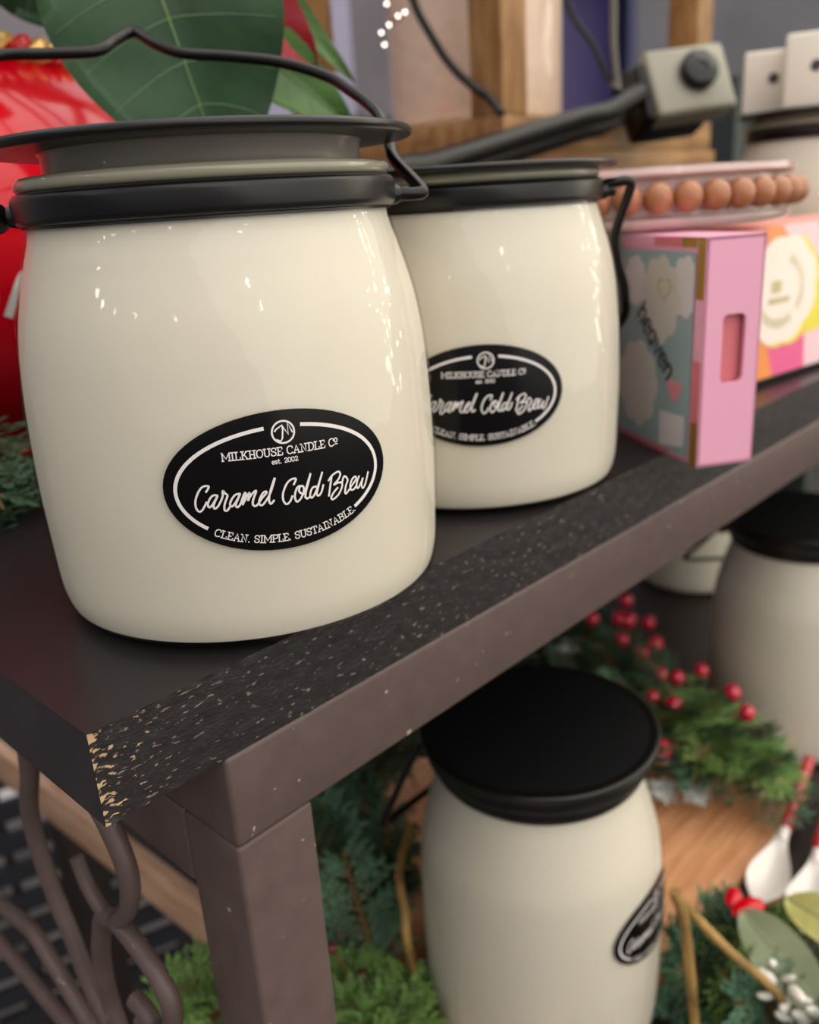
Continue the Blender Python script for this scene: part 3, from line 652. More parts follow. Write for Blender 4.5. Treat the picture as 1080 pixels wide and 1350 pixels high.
# ------------------------------------------------------------------ grey device with knob and its cables
M['putty'] = mat('putty_plastic', (146,143,126), .35, coat=.2)
M['blackplastic'] = mat('black_plastic', (11,11,12), .3, spec=.4)
M['knob'] = mat('glossy_black_knob', (14,15,19), .15, spec=.5)
dv = thing('control_box', (6.445,3.21,1.746), 'grey plastic control box with a glossy black knob hanging on a thick cable', 'electrical box')
ex_ = V((.96,-.262,-.097)).normalized(); zz_ = -V((-.261,-.693,-.672)).normalized(); ey_ = V((.109,.671,-.733)).normalized()
ey_ = zz_.cross(ex_).normalized(); zz_ = ex_.cross(ey_).normalized()
Rm = Matrix.Rotation(math.radians(5), 3, V((6.445,3.21,.746)).normalized()) @ V((.675,.660,-.330)).normalized().rotation_difference(V((6.445,3.21,.746)).normalized()).to_matrix() @ Matrix((ex_, ey_, zz_)).transposed()
m = MB(); m.rbox(Rm @ V((0,.11,0)), (.62,.22,.49), .035, 4, M=Rm); m.build('housing', M['putty'], dv)
m = MB(); m.rbox(Rm @ V((-.10,.30,-.0)), (.56,.24,.50), .05, 4, M=Rm); m.rbox(Rm @ V((-.30,.22,-.02)), (.16,.34,.44), .05, 4, M=Rm); o = m.build('back_shell', M['blackplastic'], dv); o['label'] = 'black back shell'
kn = MB(); kn.lathe([(.001,0),(.135,0),(.14,.03)]+arcp(.105,.05,.035,0,80,6)+[(.04,.095),(.035,.08),(.001,.08)], 40)
ko = kn.build('knob', M['knob'], dv); ko.location = (Rm @ V((.05,0,.03)))*S
ko.rotation_euler = (Rm @ V((0,-1,0))).to_track_quat('Z', 'Y').to_euler()
m = MB(); m.tube([Rm @ V((.0,.35,-.1)), (.25,.35,-.20), (.25,.62,-.22)], .05, 10); m.build('clip', M['blackplastic'], dv)
cbm = MB()
for dz, dy in ((0,0),(-.085,.05)):
    P = [(6.15,3.45,1.62),(5.85,3.50,1.55),(5.55,3.53,1.50),(5.04,3.60,1.40),(4.49,3.62,1.30),(4.01,3.61,1.22),(3.7,3.6,1.18),(3.2,3.7,.9),(2.9,4.0,.5),(2.9,4.3,.08)]
    P = [V(p)+V((0,dy,dz))*min(1, (i+.4)/1.5) for i, p in enumerate(P)]
    P[-1] = V((2.9+dz, 4.3+dy*2, .055)); P[0] = V((6.15,3.45+dy,1.66+dz*.3))
    cbm.tube(P, .07, 10, smooth=6)
tag(cbm.build('power_cable', M['blackplastic']), 'thick bundle of black cable running left from the grey control box', 'cable')
m = MB(); m.tube([(4.60,4.29,2.75),(4.62,4.27,2.5),(4.666,4.233,2.234),(4.708,4.16,2.059),(4.78,4.05,1.853),(4.86,3.92,1.70),(4.87,3.80,1.62),(4.86,3.70,1.52)], .028, 8, smooth=6)
tag(m.build('thin_cable', M['wire']), 'thin dark cable curving down past the left side of the lantern', 'cable')
m = MB(); m.tube([(5.80,3.93,2.5),(5.862,3.826,2.190),(5.927,3.70,1.990),(5.969,3.62,1.79),(5.96,3.56,1.72),(5.93,3.53,1.68)], .022, 8, smooth=6)
tag(m.build('thin_cable', M['wire']), 'thin dark cable hanging beside the bright half of the pillar candle', 'cable')
m = MB(); m.tube([(6.03,3.62,2.6),(6.024,3.60,2.253),(6.00,3.58,1.977),(6.0,3.55,1.74),(5.99,3.53,1.68)], .026, 8, smooth=6)
tag(m.build('thin_cable', mat('grey_cable', (98,96,86), .3)), 'greyish cable dropping straight down to the thick cable bundle', 'cable')

fl = thing('candle_glints', (4.72,4.4,4.0), 'short string of tiny white glowing beads added as the glints on the candle, hanging at the left side of the lantern', 'lights')  # glowing beads stand in for reflected glints on the candle
FO = V((4.72,4.4,4.0)); f0 = None; M['glint'] = mat('candle_glint_glow', (255,244,238), .4, emit=(255,240,235), estr=7)
FP = [(4.731,4.53,2.272),(4.811,4.445,2.216),(4.779,4.479,2.197),(4.735,4.525,2.147),(4.698,4.564,2.105),(4.709,4.553,2.032)]
for p in FP:
    q = V(p)-FO
    if f0 is None: mb = MB(); mb.sphere((0,0,0), .009, 10, 8); f0 = mb.build('glow_point', M['glint'], fl, loc=q)
    else: b = f0.copy(); C.objects.link(b); b.parent = fl; b.location = q*S
m = MB(); m.tube([(.3,-.2,.1),(.1,0,.05)]+[V(p)-FO for p in (FP[0],FP[1],FP[2],FP[3],FP[4],FP[5])], .004, 5, smooth=3); m.build('glint_wire', M['wire'], fl)

# ------------------------------------------------------------------ planter + poinsettia
M['red'] = mat('glossy_red_glaze', (206,4,28), .16, spec=.35, coat=.35, coatrough=.04)
M['gold'] = mat('gold_rope', (226,184,110), .3, metal=.5)
M['soil'] = mat('soil', (40,28,20), .9)
PX, PY = 1.66, 4.72
pt = thing('red_planter', (PX,PY,0), 'glossy red round planter with a twisted gold rope rim behind the front jar', 'planter')
m = MB(); m.lathe([(.001,.02),(.60,.02),(.64,0),(.66,.02),(.66,.06),(.74,.14),(.95,.30),(1.15,.52),(1.29,.80),(1.33,1.02),(1.28,1.24),(1.14,1.43),(.98,1.56),(.88,1.63),(.84,1.68),(.80,1.68),(.84,1.60),(.95,1.50),(.9,1.48),(.001,1.48)], 128)
m.build('pot_body', M['red'], pt)
m = MB(); m.lathe([(.001,1.56),(.83,1.56)], 48); m.build('soil', M['soil'], pt)
m = MB(); nt_ = 400
for s_ in range(3):
    P = []
    for i in range(nt_):
        a = 2*PI*i/nt_; tw = a*20+s_*2*PI/3; r = .85+.03*math.cos(tw)
        P.append((r*math.cos(a), r*math.sin(a), 1.715+.03*math.sin(tw)))
    m.tube(P+[P[0]], .027, 6, mi=0 if s_ != 1 else 1, cap=False)
m.build('rope_rim', [M['gold'], M['red']], pt)
sw = MB()
def fsw(u, v, off):
    z = .70+v; zs_ = [(.30,.95),(.52,1.15),(.80,1.29),(1.05,1.33),(1.3,1.28)]
    R = 1.33
    for (za, ra), (zb, rb) in zip(zs_, zs_[1:]):
        if za <= z <= zb: R = ra+(rb-ra)*(z-za)/(zb-za)
    a = math.radians(-96)+u/1.3; return V(((R+.006)*math.cos(a), (R+.006)*math.sin(a), z))
for P in ([(-.35,.05),(-.25,.2),(-.15,.1),(-.2,-.05),(-.3,-.02)], [(-.1,.0),(-.02,.15),(.06,.02),(.0,-.08)], [(.10,-.05),(.2,.1),(.26,.05),(.22,-.04),(.33,.02)], [(.40,.18),(.36,.08),(.42,.02),(.47,.10),(.42,.2),(.36,.12)]):
    ribbon(sw, P, .035, fsw, 0, k=8)
sw.build('white_script', M['label_white'], pt)

def leaf_mb(base, tip, width, normal, curl=.1, nu=24, nv=10, lobes=0, thick=.006, fold=.08):
    """leaf blade from base to tip with real thickness; returns blade and vein builders"""
    base, tip, nrm_ = V(base), V(tip), V(normal).normalized()
    ax = (tip-base); L = ax.length; ax.normalize(); nrm_ = (nrm_-ax*nrm_.dot(ax)).normalized(); sd = ax.cross(nrm_)
    def P(u, v, off=0):
        w = width*.5*(math.sin(PI*min(1, u**.8))**.75)*(1+lobes*math.sin(u*20)*.12)
        if u > .96: w *= max(0, (1-u)/.04)**.5
        bend = curl*L*math.sin(PI*u)
        wav = .025*width*math.sin(u*17+2*v)*abs(v)
        return base+ax*(L*u)+sd*(w*v)+nrm_*(bend+fold*width*abs(v)+wav+off)
    b = MB(); vs = []; fs = []
    for k, off in enumerate((0, -thick)):
        for i in range(nu+1):
            for j in range(nv+1): vs.append(P(.001+.998*i/nu, 2*j/nv-1, off))
    st_ = (nu+1)*(nv+1)
    for i in range(nu):
        for j in range(nv):
            a = i*(nv+1)+j; fs.append((a, a+1, a+nv+2, a+nv+1)); fs.append((st_+a, st_+a+nv+1, st_+a+nv+2, st_+a+1))
    for i in range(nu):
        for j in (0, nv):
            a = i*(nv+1)+j; fs.append((a, a+nv+1, st_+a+nv+1, st_+a))
    b.add(vs, fs)
    vn = MB(); vn.tube([P(.02+.96*i/14, 0, .002) for i in range(15)], lambda t: .006*(1-.6*t), 6)
    for i in range(1, 7):
        for s_ in (-1, 1):
            u0 = .08+.13*i
            vn.tube([P(u0+.10*q**1.3, s_*.93*q, .001) for q in [k/7 for k in range(8)]], lambda t: .0025*(1-.6*t), 5)
    return b, vn
M['leaf'] = mat('dark_green_leaf', (34,62,34), .42, spec=.35, bump=.3, bscale=9, bdist=.02, var=.18, vscale=2.5)
M['leaf2'] = mat('bright_green_leaf', (72,110,44), .4, coat=.2, var=.12, vscale=3)
M['vein'] = mat('pale_leaf_vein', (104,132,84), .5)
M['bract'] = mat('deep_red_bract', (150,20,38), .45, var=.15, vscale=3)
M['bractvein'] = mat('bract_vein', (176,50,62), .5)
M['stem'] = mat('green_stem', (60,84,40), .5)
pn = thing('poinsettia', (PX,PY,1.56), 'poinsettia with big green leaves and red bracts growing from the red planter', 'plant')
O = V((PX,PY,1.56))
view = V((-.55,-.83,.1))
def leaf(base, tip, w, nrm_, green, curl=.1, lobes=0, **k):
    b, vn = leaf_mb(V(base)-O, V(tip)-O, w, nrm_, curl, lobes=lobes, **k)
    mt, vm, nm = {0:(M['bract'],M['bractvein'],'bract'), 1:(M['leaf'],M['vein'],'leaf'), 2:(M['leaf2'],M['vein'],'leaf')}[green]
    o = b.build(nm, mt, pn, ang=80); vn.build('leaf_vein', vm, o); 
    if green == 0: o['label'] = 'deep red bract'
    return o
leaf((1.99,3.20,2.20), (2.15,2.96,1.10), .84, view, 1, .06)
leaf((2.30,3.42,2.15), (2.74,3.05,1.58), .36, view, 0, .03)
leaf((2.36,3.40,1.86), (2.86,2.98,1.33), .30, view, 2, .05)
leaf((2.42,3.30,2.25), (2.92,3.02,1.52), .13, (-.6,-.7,.3), 2, -.04)
leaf((1.9,3.9,2.3), (1.5,3.6,1.75), .5, view, 0, .05)
leaf((1.7,4.2,2.35), (1.75,4.0,1.72), .5, view, 1, .05)
leaf((1.45,4.3,2.4), (1.62,4.15,1.95), .35, view, 0, .05)
leaf((1.3,4.0,2.2), (1.48,3.95,1.88), .3, view, 2, .05)
leaf((1.9,4.2,2.3), (2.35,3.9,1.8), .5, view, 1, .05)
leaf((1.2,4.4,2.5), (.8,4.0,2.1), .6, view, 0, .05)
for tip in ((1.95,3.24,2.22), (2.30,3.42,2.15), (2.36,3.40,1.86), (2.42,3.30,2.25), (1.9,3.9,2.3), (1.7,4.2,2.35), (1.45,4.3,2.4), (1.3,4.0,2.2), (1.9,4.2,2.3), (1.2,4.4,2.5)):
    tip = V(tip); m = MB(); a = V((PX+.1*rnd.random(), PY-.1, 1.57))
    m.tube([a-O, a+V((0,-.05,.65))-O, a.lerp(tip, .5)+V((0,0,.45))-O, tip-O], lambda t: .035-.022*t, 8, smooth=6); m.build('stem', M['stem'], pn)

# ------------------------------------------------------------------ conifer sprigs
def sprig_geo(mb, p0, p1, up, L=.35, nb=11, kind='cedar', mi=0, rs=1, droop=.15):
    """a flat spray: a stem with side twigs carrying many small scale leaves"""
    r = random.Random(rs); p0, p1, up = V(p0), V(p1), V(up).normalized()
    ax = p1-p0; n = ax.length; ax = ax/n; up = (up-ax*up.dot(ax)).normalized(); sd = ax.cross(up)
    stem = [p0+ax*n*t-up*droop*n*t*t for t in [i/8 for i in range(9)]]
    mb.tube(stem, lambda t: .014*(1-.7*t), 5, mi=1)
    def scale(p, d, s, w, nn):
        q = d.cross(nn).normalized()*w
        h = nn*w*.5
        mb.add([p, p+d*s*.45+q, p+d*s, p+d*s*.45-q, p+d*s*.45+h, p+d*s*.4-h*.6], [(0,1,4),(1,2,4),(2,3,4),(3,0,4),(1,0,5),(2,1,5),(3,2,5),(0,3,5)], mi)
    for i in range(nb):
        for s_ in (-1, 1):
            t = .12+.86*(i+.5*(s_+1)/2)/nb; c = p0+ax*n*t-up*droop*n*t*t
            l = L*(1-.75*(t-.2)**2-.35*t)*r.uniform(.8, 1.15)
            d = (ax*r.uniform(.55, .8)+sd*s_*r.uniform(.6, .9)+up*r.uniform(-.25, .3)).normalized()
            m_ = max(4, int(l/.034)); tw = [c+d*l*k/m_-up*.12*l*(k/m_)**2 for k in range(m_+1)]
            mb.tube(tw, lambda q: .006*(1-.6*q), 4, mi=1)
            for k in range(1, m_+1):
                for s2 in (-1, 1):
                    dd = (d*.75+d.cross(up)*s2*r.uniform(.5, .9)+up*r.uniform(-.3, .4)).normalized()
                    if kind == 'cedar':
                        scale(tw[k], dd, r.uniform(.045, .075), .011, up)
                        if k % 2 == 0: scale(tw[k]+dd*.04, (dd+d*.8).normalized(), .05, .010, up)
                    else:
                        scale(tw[k], dd, r.uniform(.07, .11), .0065, up)
                scale(tw[k], (d+up*r.uniform(.1, .8)).normalized(), .05, .009, sd)
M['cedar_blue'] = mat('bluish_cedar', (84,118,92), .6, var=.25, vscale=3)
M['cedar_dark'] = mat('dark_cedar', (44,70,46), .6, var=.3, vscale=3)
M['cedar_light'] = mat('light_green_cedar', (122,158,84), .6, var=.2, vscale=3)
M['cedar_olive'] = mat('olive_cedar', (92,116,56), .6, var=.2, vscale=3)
M['twig'] = mat('twig_brown', (120,92,58), .6)
M['snow'] = mat('frosted_tips', (214,218,212), .7)
M['berry'] = mat('glossy_red_berry', (204,22,56), .16, coat=1)
M['berry_dark'] = mat('dark_red_berry', (96,14,22), .25, coat=.6)
def R3(a, b): return V((rnd.uniform(a, b), rnd.uniform(a, b), rnd.uniform(a, b)))

# main garland across the lower table, in front of the right tall jar
ga = thing('pine_garland', (5.0,2.6,-2.86), 'pine garland with red berries draped over the wooden board beside the tall jar', 'garland')
GO = V((5.0,2.6,-2.86))
m = MB(); path = [V((5.6,4.0,-2.72)), V((5.5,3.4,-2.68)), V((5.25,2.8,-2.66)), V((5.15,2.35,-2.62)), V((5.05,2.0,-2.66))]
cp = catmull(path, 6)
m.tube([p-GO for p in cp], .03, 6, mi=1)
for i, p in enumerate(cp):
    for q in range(4):
        d = V((rnd.uniform(-1, .7), rnd.uniform(-.9, .5), rnd.uniform(.0, .75))).normalized()
        L_s = rnd.uniform(.45, .75); e_ = p+d*L_s
        e_.z = max(e_.z, -2.80)
        if (V((e_.x, e_.y))-V((6.06,2.04))).length < .95: continue
        if (V((e_.x, e_.y))-V((2.81,2.02))).length < .7: continue
        sprig_geo(m, p-GO, e_-GO, (rnd.uniform(-.4,.4),rnd.uniform(-.4,.4),1), L=.26, nb=7, kind='cedar' if q % 2 else 'pine', mi=[0,2,3,0][(i+q) % 4], rs=i*9+q)
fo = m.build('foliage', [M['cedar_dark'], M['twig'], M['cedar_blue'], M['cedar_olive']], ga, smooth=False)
m = MB(); sprig_geo(m, V((5.2,2.9,-2.40))-GO, V((4.75,1.50,-2.48))-GO, (-.3,-.2,1), L=.42, nb=18, mi=0, rs=5, droop=.02)
o = m.build('front_branch', [M['cedar_light'], M['cedar_light']], ga, smooth=False); o['label'] = 'light green front branch'
for p in ((4.62,2.3,-2.72),(4.70,2.1,-2.70),(5.35,3.5,-2.35)):
    m = MB(); sprig_geo(m, V(p)-GO, V(p)+V((-.2,-.1,.03))-GO, (0,0,1), L=.06, nb=4, rs=int(p[0]*100))
    o = m.build('frosted_sprig', [M['snow'], M['snow']], ga, smooth=False); o['label'] = 'white frosted tips'
BER = [(5.742,3.254,-2.133),(5.458,3.381,-2.218),(5.564,3.203,-2.209),(5.583,3.140,-2.211),(5.638,2.992,-2.209),(5.478,2.845,-2.280),(5.392,3.081,-2.285),(5.359,2.893,-2.315),(5.235,2.662,-2.366),(5.255,2.552,-2.362),(5.387,2.432,-2.324),(4.999,2.611,-2.429),(4.992,2.443,-2.430),(5.270,2.151,-2.347),(5.120,1.982,-2.370),(4.581,2.309,-2.503)]
bo = None; twg = MB()
for i, p in enumerate(BER):
    p = V(p)-GO+V((-.03,-.03,.05))
    if bo is None:
        mb = MB(); mb.sphere((0,0,0), .062, 16, 10); bo = mb.build('berry', M['berry'], ga, loc=p)
    else:
        b = bo.copy(); C.objects.link(b); b.parent = ga; b.location = p*S
        s_ = rnd.uniform(.85, 1.15); b.scale = (s_, s_, s_)
    near = min(cp, key=lambda c: (c-GO-p).length)-GO
    twg.tube([near, near.lerp(p, .5)+V((.03,.05,.03)), p], .008, 5, smooth=3)
twg.build('berry_twig', M['twig'], ga)

def greenery(name, label, cat, origin, specs, mats, group=None, extra=None):
    t = thing(name, origin, label, cat, group); O_ = V(origin); m = MB()
    for (p0, p1, up, L, nb, kind, mi, rs_) in specs: sprig_geo(m, V(p0)-O_, V(p1)-O_, up, L, nb, kind, mi, rs_)
    m.build('foliage', mats, t, smooth=False); return t
# bluish pine standing left of the tall jar
sp = []
for i in range(26):
    b0 = V((2.3+rnd.uniform(-.15,.3), 2.95+rnd.uniform(-.35,.5), -2.82))
    tp_ = b0+V((rnd.uniform(-.30,.32), rnd.uniform(-.15,.5), rnd.uniform(.45,1.1)))
    if (V((tp_.x, tp_.y))-V((2.81,2.02))).length < .85: continue
    sp.append((b0, tp_, (-.6,-.7,.3), .30, 11, 'cedar' if i % 3 else 'pine', 0 if i % 3 else 2, 100+i))
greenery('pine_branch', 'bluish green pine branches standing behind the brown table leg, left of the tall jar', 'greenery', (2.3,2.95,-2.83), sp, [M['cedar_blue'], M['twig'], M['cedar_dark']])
sp = []
for i in range(22):
    b0 = V((3.1+rnd.uniform(-.4,.6), 3.9+rnd.uniform(-.3,.3), -2.82)); tp_ = b0+V((rnd.uniform(-.5,.3), rnd.uniform(-.4,.3), rnd.uniform(.5,1.35)))
    sp.append((b0, tp_, (-.5,-.7,.4), .34, 10, 'cedar', 0 if i % 3 else 2, 200+i))
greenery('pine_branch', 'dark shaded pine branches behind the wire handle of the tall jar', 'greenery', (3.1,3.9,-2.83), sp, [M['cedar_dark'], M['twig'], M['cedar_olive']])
# bright cedar at the lower left of the tall jar
sp = []
for i in range(15):
    b0 = V((2.12+rnd.uniform(-.1,.12), 2.45+rnd.uniform(-.2,.2), -2.90)); tp_ = b0+V((rnd.uniform(-.25,.1), rnd.uniform(-.15,.25), rnd.uniform(.25,.42)))
    sp.append((b0, tp_, (-.6,-.6,.5), .22, 9, 'cedar', 0, 300+i))
cg = greenery('cedar_sprig', 'bright green cedar sprig with small dark berries at the foot of the tall jar', 'greenery', (2.12,2.45,-2.94), sp, [M['cedar_light'], M['twig']])
bo2 = None
for p in [(2.008,2.682,-2.370),(2.115,2.598,-2.573),(2.158,2.562,-2.679),(2.212,2.516,-2.767),(2.265,2.469,-2.854)]:
    q = V(p)-V((2.12,2.45,-2.94))
    if bo2 is None: mb = MB(); mb.sphere((0,0,0), .03, 12, 8); bo2 = mb.build('dark_berry', M['berry_dark'], cg, loc=q)
    else: b = bo2.copy(); C.objects.link(b); b.parent = cg; b.location = q*S
    mb = MB(); mb.tube([q, q+V((.02,.02,-.05)), V((.05,.02,.05))], .006, 5, smooth=3); mb.build('berry_twig', M['twig'], cg)
sp = []
for i in range(14):
    b0 = V((1.93+rnd.uniform(-.03,.05), 3.1+rnd.uniform(-.35,.35), -2.80)); tp_ = V((1.40+rnd.uniform(-.10,.25), 3.0+rnd.uniform(-.3,.3), -2.55+rnd.uniform(-.25,.22)))
    sp.append((b0, tp_, (-.3,-.5,.8), .26, 10, 'cedar', 0, 350+i))
greenery('cedar_sprig', 'bright green cedar sprig seen between the iron scroll and the table leg', 'greenery', (1.95,3.1,-2.83), sp, [M['cedar_light'], M['twig']])
# greens at the lower right
sp = []
for i in range(30):
    b0 = V((3.60+rnd.uniform(-.25,.2), 1.15+rnd.uniform(-.35,.3), -2.90)); tp_ = b0+V((rnd.uniform(-.35,.05), rnd.uniform(-.15,.15), rnd.uniform(.15,.36)))
    sp.append((b0, tp_, (-.5,-.5,.7), .24, 9, 'cedar', [0,2,3][i % 3], 400+i))
gr = greenery('cedar_cluster', 'mixed green cedar cluster with a broad sage leaf at the bottom right corner', 'greenery', (3.75,1.2,-2.94), sp, [M['cedar_olive'], M['twig'], M['cedar_dark'], M['cedar_blue']])
GO2 = V((3.75,1.2,-2.94))
M['sagevein'] = mat('sage_vein', (150,156,124), .5); M['sage'] = mat('sage_leaf', (134,142,112), .5, var=.08, vscale=3); M['yel'] = mat('yellow_green_leaf', (186,182,108), .5)
for b0, b1, w, nr, mt, lb in (((3.58,1.32,-2.47),(3.30,.72,-2.62),.26,(-.6,-.1,.8),'sage','broad sage green leaf'), ((3.85,1.20,-2.52),(3.70,.62,-2.48),.24,(-.5,-.2,.9),'yel','yellow green leaf')):
    b, vn = leaf_mb(V(b0)-GO2, V(b1)-GO2, w, nr, .05); o = b.build('broad_leaf', M[mt], gr, ang=80); o['label'] = lb; vn.build('leaf_vein', M['sagevein'], o)
    mb = MB(); mb.tube([V(b0)-GO2, V((3.75,1.3,-2.6))-GO2, V((3.8,1.25,-2.9))-GO2], .012, 6, smooth=3); mb.build('stem', M['twig'], gr)
# white berry spray
wb = thing('white_berry_spray', (3.5,1.0,-2.94), 'spray of white elongated buds at the bottom right corner', 'greenery')
WO = V((3.5,1.0,-2.94)); w0 = None
for i, p in enumerate([(3.237,1.041,-2.351),(3.232,1.054,-2.433),(3.259,.970,-2.410),(3.269,.934,-2.484),(3.278,.901,-2.513),(3.258,.974,-2.571),(3.260,.966,-2.637),(3.292,.852,-2.557),(3.27,.90,-2.60),(3.28,.88,-2.66),(3.22,1.05,-2.54)]):
    q = V(p)-WO
    if w0 is None: mb = MB(); mb.sphere((0,0,0), .022, 10, 8, sz=1.9); w0 = mb.build('white_bud', mat('white_bud', (232,228,216), .5), wb, loc=q); b = w0
    else: b = w0.copy(); C.objects.link(b); b.parent = wb; b.location = q*S
    b.rotation_euler = (rnd.uniform(-1.3,-.6), rnd.uniform(-.5,.5), rnd.uniform(0,3)); s_ = rnd.uniform(.8,1.5); b.scale = (s_*.9, s_*.9, s_*1.2)
    mb = MB(); mb.tube([q, q.lerp(V((0,0,.02)), .5)+V((0,.03,.02)), V((0,0,.02))], .005, 5, smooth=3); mb.build('bud_twig', M['cedar_olive'], wb)
# twigs round the jar
M['vine'] = mat('dry_vine', (150,118,66), .6, bump=.4, bscale=10, bdist=.02, var=.2, vscale=8)
def vine(P, r, lb):
    m = MB(); m.tube(P, lambda t: r*(1-.25*t), 8, smooth=8); return tag(m.build('vine_twig', M['vine']), lb, 'twig')
vine([(2.97,1.40,-1.96),(2.99,1.36,-2.10),(2.99,1.31,-2.42),(3.0,1.28,-2.70),(3.02,1.26,-2.92)], .028, 'tan dry vine twig dropping down beside the tall jar label')
vine([(2.99,1.405,-1.99),(3.06,1.32,-2.14),(3.11,1.18,-2.28),(3.17,1.05,-2.40),(3.3,.95,-2.65),(3.4,.9,-2.92)], .024, 'tan dry vine twig slanting down to the right over the cedar')
vine([(2.66,2.74,-2.1),(2.42,2.60,-2.14),(2.30,2.45,-2.24),(2.26,2.41,-2.35),(2.29,2.38,-2.64),(2.36,2.30,-2.82),(2.30,1.9,-2.84),(2.5,1.55,-2.84)], .024, 'tan dry vine twig curving round the left foot of the tall jar')
vine([(2.08,2.75,-2.83),(2.12,2.65,-2.70),(2.20,2.50,-2.78),(2.30,2.35,-2.82),(2.26,2.1,-2.83)], .022, 'short tan vine twig among the small dark berries')
# spoons
M['spoonwhite'] = mat('white_enamel', (228,220,214), .22, coat=.6); M['spoonred'] = mat('red_glitter_handle', (176,24,42), .25, coat=.7, bump=.6, bscale=18, bdist=.03)
def spoon(base, direction, lb, roll=0):
    t = thing('spoon', base, lb, 'spoon', 'white and red spoons on the low table', rz=math.atan2(direction[1], direction[0]))
    m = MB(); vs = []; fs = []; nu, nv = 20, 12
    for k, off in enumerate((0, .022)):
        for i in range(nu+1):
            u = i/nu; w = .115*math.sin(PI/2*min(1, u/.38))**.6 if u < .38 else .034+.081*(.5+.5*math.cos(PI*(u-.38)/.62))
            w = max(w, .012)
            for j in range(nv+1):
                v = 2*j/nv-1; dep = .055*math.sin(PI*min(1, u/.85))*(1-v*v) if u < .85 else 0
                vs.append((u*.60, w*v, .06-dep+off+.03*u))
    st_ = (nu+1)*(nv+1)
    for i in range(nu):
        for j in range(nv):
            a = i*(nv+1)+j; fs += [(st_+a, st_+a+nv+1, st_+a+nv+2, st_+a+1), (a, a+1, a+nv+2, a+nv+1)]
        for j in (0, nv):
            a = i*(nv+1)+j; fs.append((a, a+nv+1, st_+a+nv+1, st_+a))
    m.add(vs, fs); m.tube([(.55,0,.098),(.6,0,.10),(.68,0,.105)], .033, 10, smooth=3); m.build('bowl', M['spoonwhite'], t)
    m = MB(); m.tube([(.66,0,.104),(.8,0,.12),(1.1,0,.14),(1.4,0,.15)], lambda q: .036+.006*math.sin(q*9), 12, smooth=4); m.build('handle', M['spoonred'], t)
spoon((3.98,1.38,-2.84), (1,.17,0), 'left white spoon with a glittery red handle beside the wooden board')
spoon((3.92,1.13,-2.84), (1,.22,0), 'right white spoon with a glittery red handle, nearer the edge of the photo')
# spoon rest under them so that they stay level with the board
m = MB(); m.rbox((4.75,1.24,-2.895), (1.7,.5,.105), .02, 2); tag(m.build('spoon_rest', M['dark_wood']), 'dark wooden block under the two white spoons', 'block')
# red ornament
rb = thing('red_bow', (3.75,1.36,-2.55), 'small glossy red bow on the cedar in front of the spoons', 'bow')
RO = V((3.75,1.36,-2.55))
for c, d_, s_ in (((3.66,1.40,-2.50),(.075,.045,.035),.3), ((3.63,1.31,-2.49),(.10,.06,.035),-.4)):
    m = MB(); m.sphere((0,0,0), 1, 16, 10); m.v = [(x*d_[0], y*d_[1], z*d_[2]) for x, y, z in m.v]; m.build('bow_loop', M['red'], rb, loc=V(c)-RO, rz=s_)
m = MB(); m.tube([V((3.65,1.36,-2.52))-RO, V((3.66,1.33,-2.58))-RO, V((3.67,1.30,-2.68))-RO], lambda t: .045-.02*t, 10, smooth=4); m.build('ribbon_tail', M['red'], rb)
m = MB(); m.tube([V((3.67,1.33,-2.6))-RO, V((3.75,1.33,-2.8))-RO, V((3.8,1.3,-2.93))-RO], .008, 6); m.build('bow_stem', M['twig'], rb)

# sprigs on the upper shelf, left
sp = []
for i in range(20):
    b0 = V((1.05+rnd.uniform(-.45,.35), 3.62+rnd.uniform(-.12,.2), .12+rnd.uniform(0,.5))); tp_ = V((b0.x-.06+rnd.uniform(-.15,.15), 3.12+rnd.uniform(-.10,.2), max(.05, b0.z*.45+rnd.uniform(-.15,.08))))
    sp.append((b0, tp_, (-.2,-.45,.9), .26, 9, 'cedar', 0 if i % 3 else 2, 500+i))
sp.append(((1.1,3.62,.0),(1.1,3.62,.3),(0,-1,0),.1,4,'cedar',0,555))
greenery('cedar_sprig', 'dark green cedar sprig lying on the black shelf left of the front jar', 'greenery', (1.1,3.6,0), sp, [M['cedar_dark'], M['twig'], M['cedar_dark']])

# ------------------------------------------------------------------ the shop behind
def struct(name, mb, m_, **k): o = mb.build(name, m_, smooth=False, **k); o['kind'] = 'structure'; return o
struct('floor', MB().slab(-30,48,-30,48,-8.7,-8.5), mat('grey_shop_floor', (84,78,76), .5, var=.1, vscale=.2))
struct('wall_back', MB().slab(-30,48,32,32.5,-8.5,26), mat('grey_wall', (128,122,128), .8, var=.08, vscale=.2))
struct('wall_right', MB().slab(36,36.5,-30,32,-8.5,26), mat('grey_wall_right', (120,118,124), .8, var=.08, vscale=.2))
M['slat'] = mat('dark_steel_rack', (40,40,46), .5); M['teal'] = mat('grey_green_panel', (70,76,74), .6); M['navy'] = mat('navy_panel', (48,52,84), .6)
M['brownpost'] = wood('red_brown_wood', (122,88,70), (84,56,44), 1, (6,6,1), .6)
M['maroon'] = mat('maroon_cloth', (56,40,48), .8)
M['lav'] = mat('lavender_panel', (160,156,178), .7)
M['purple_dim'] = mat('purple_glow', (58,50,84), .6, emit=(90,66,180), estr=.07); M['purple'] = mat('purple_neon', (110,80,220), .5, emit=(110,70,230), estr=1.6)
def simple(name, lb, cat, mb, m_, **k): return tag(mb.build(name, m_, smooth=False, **k), lb, cat)
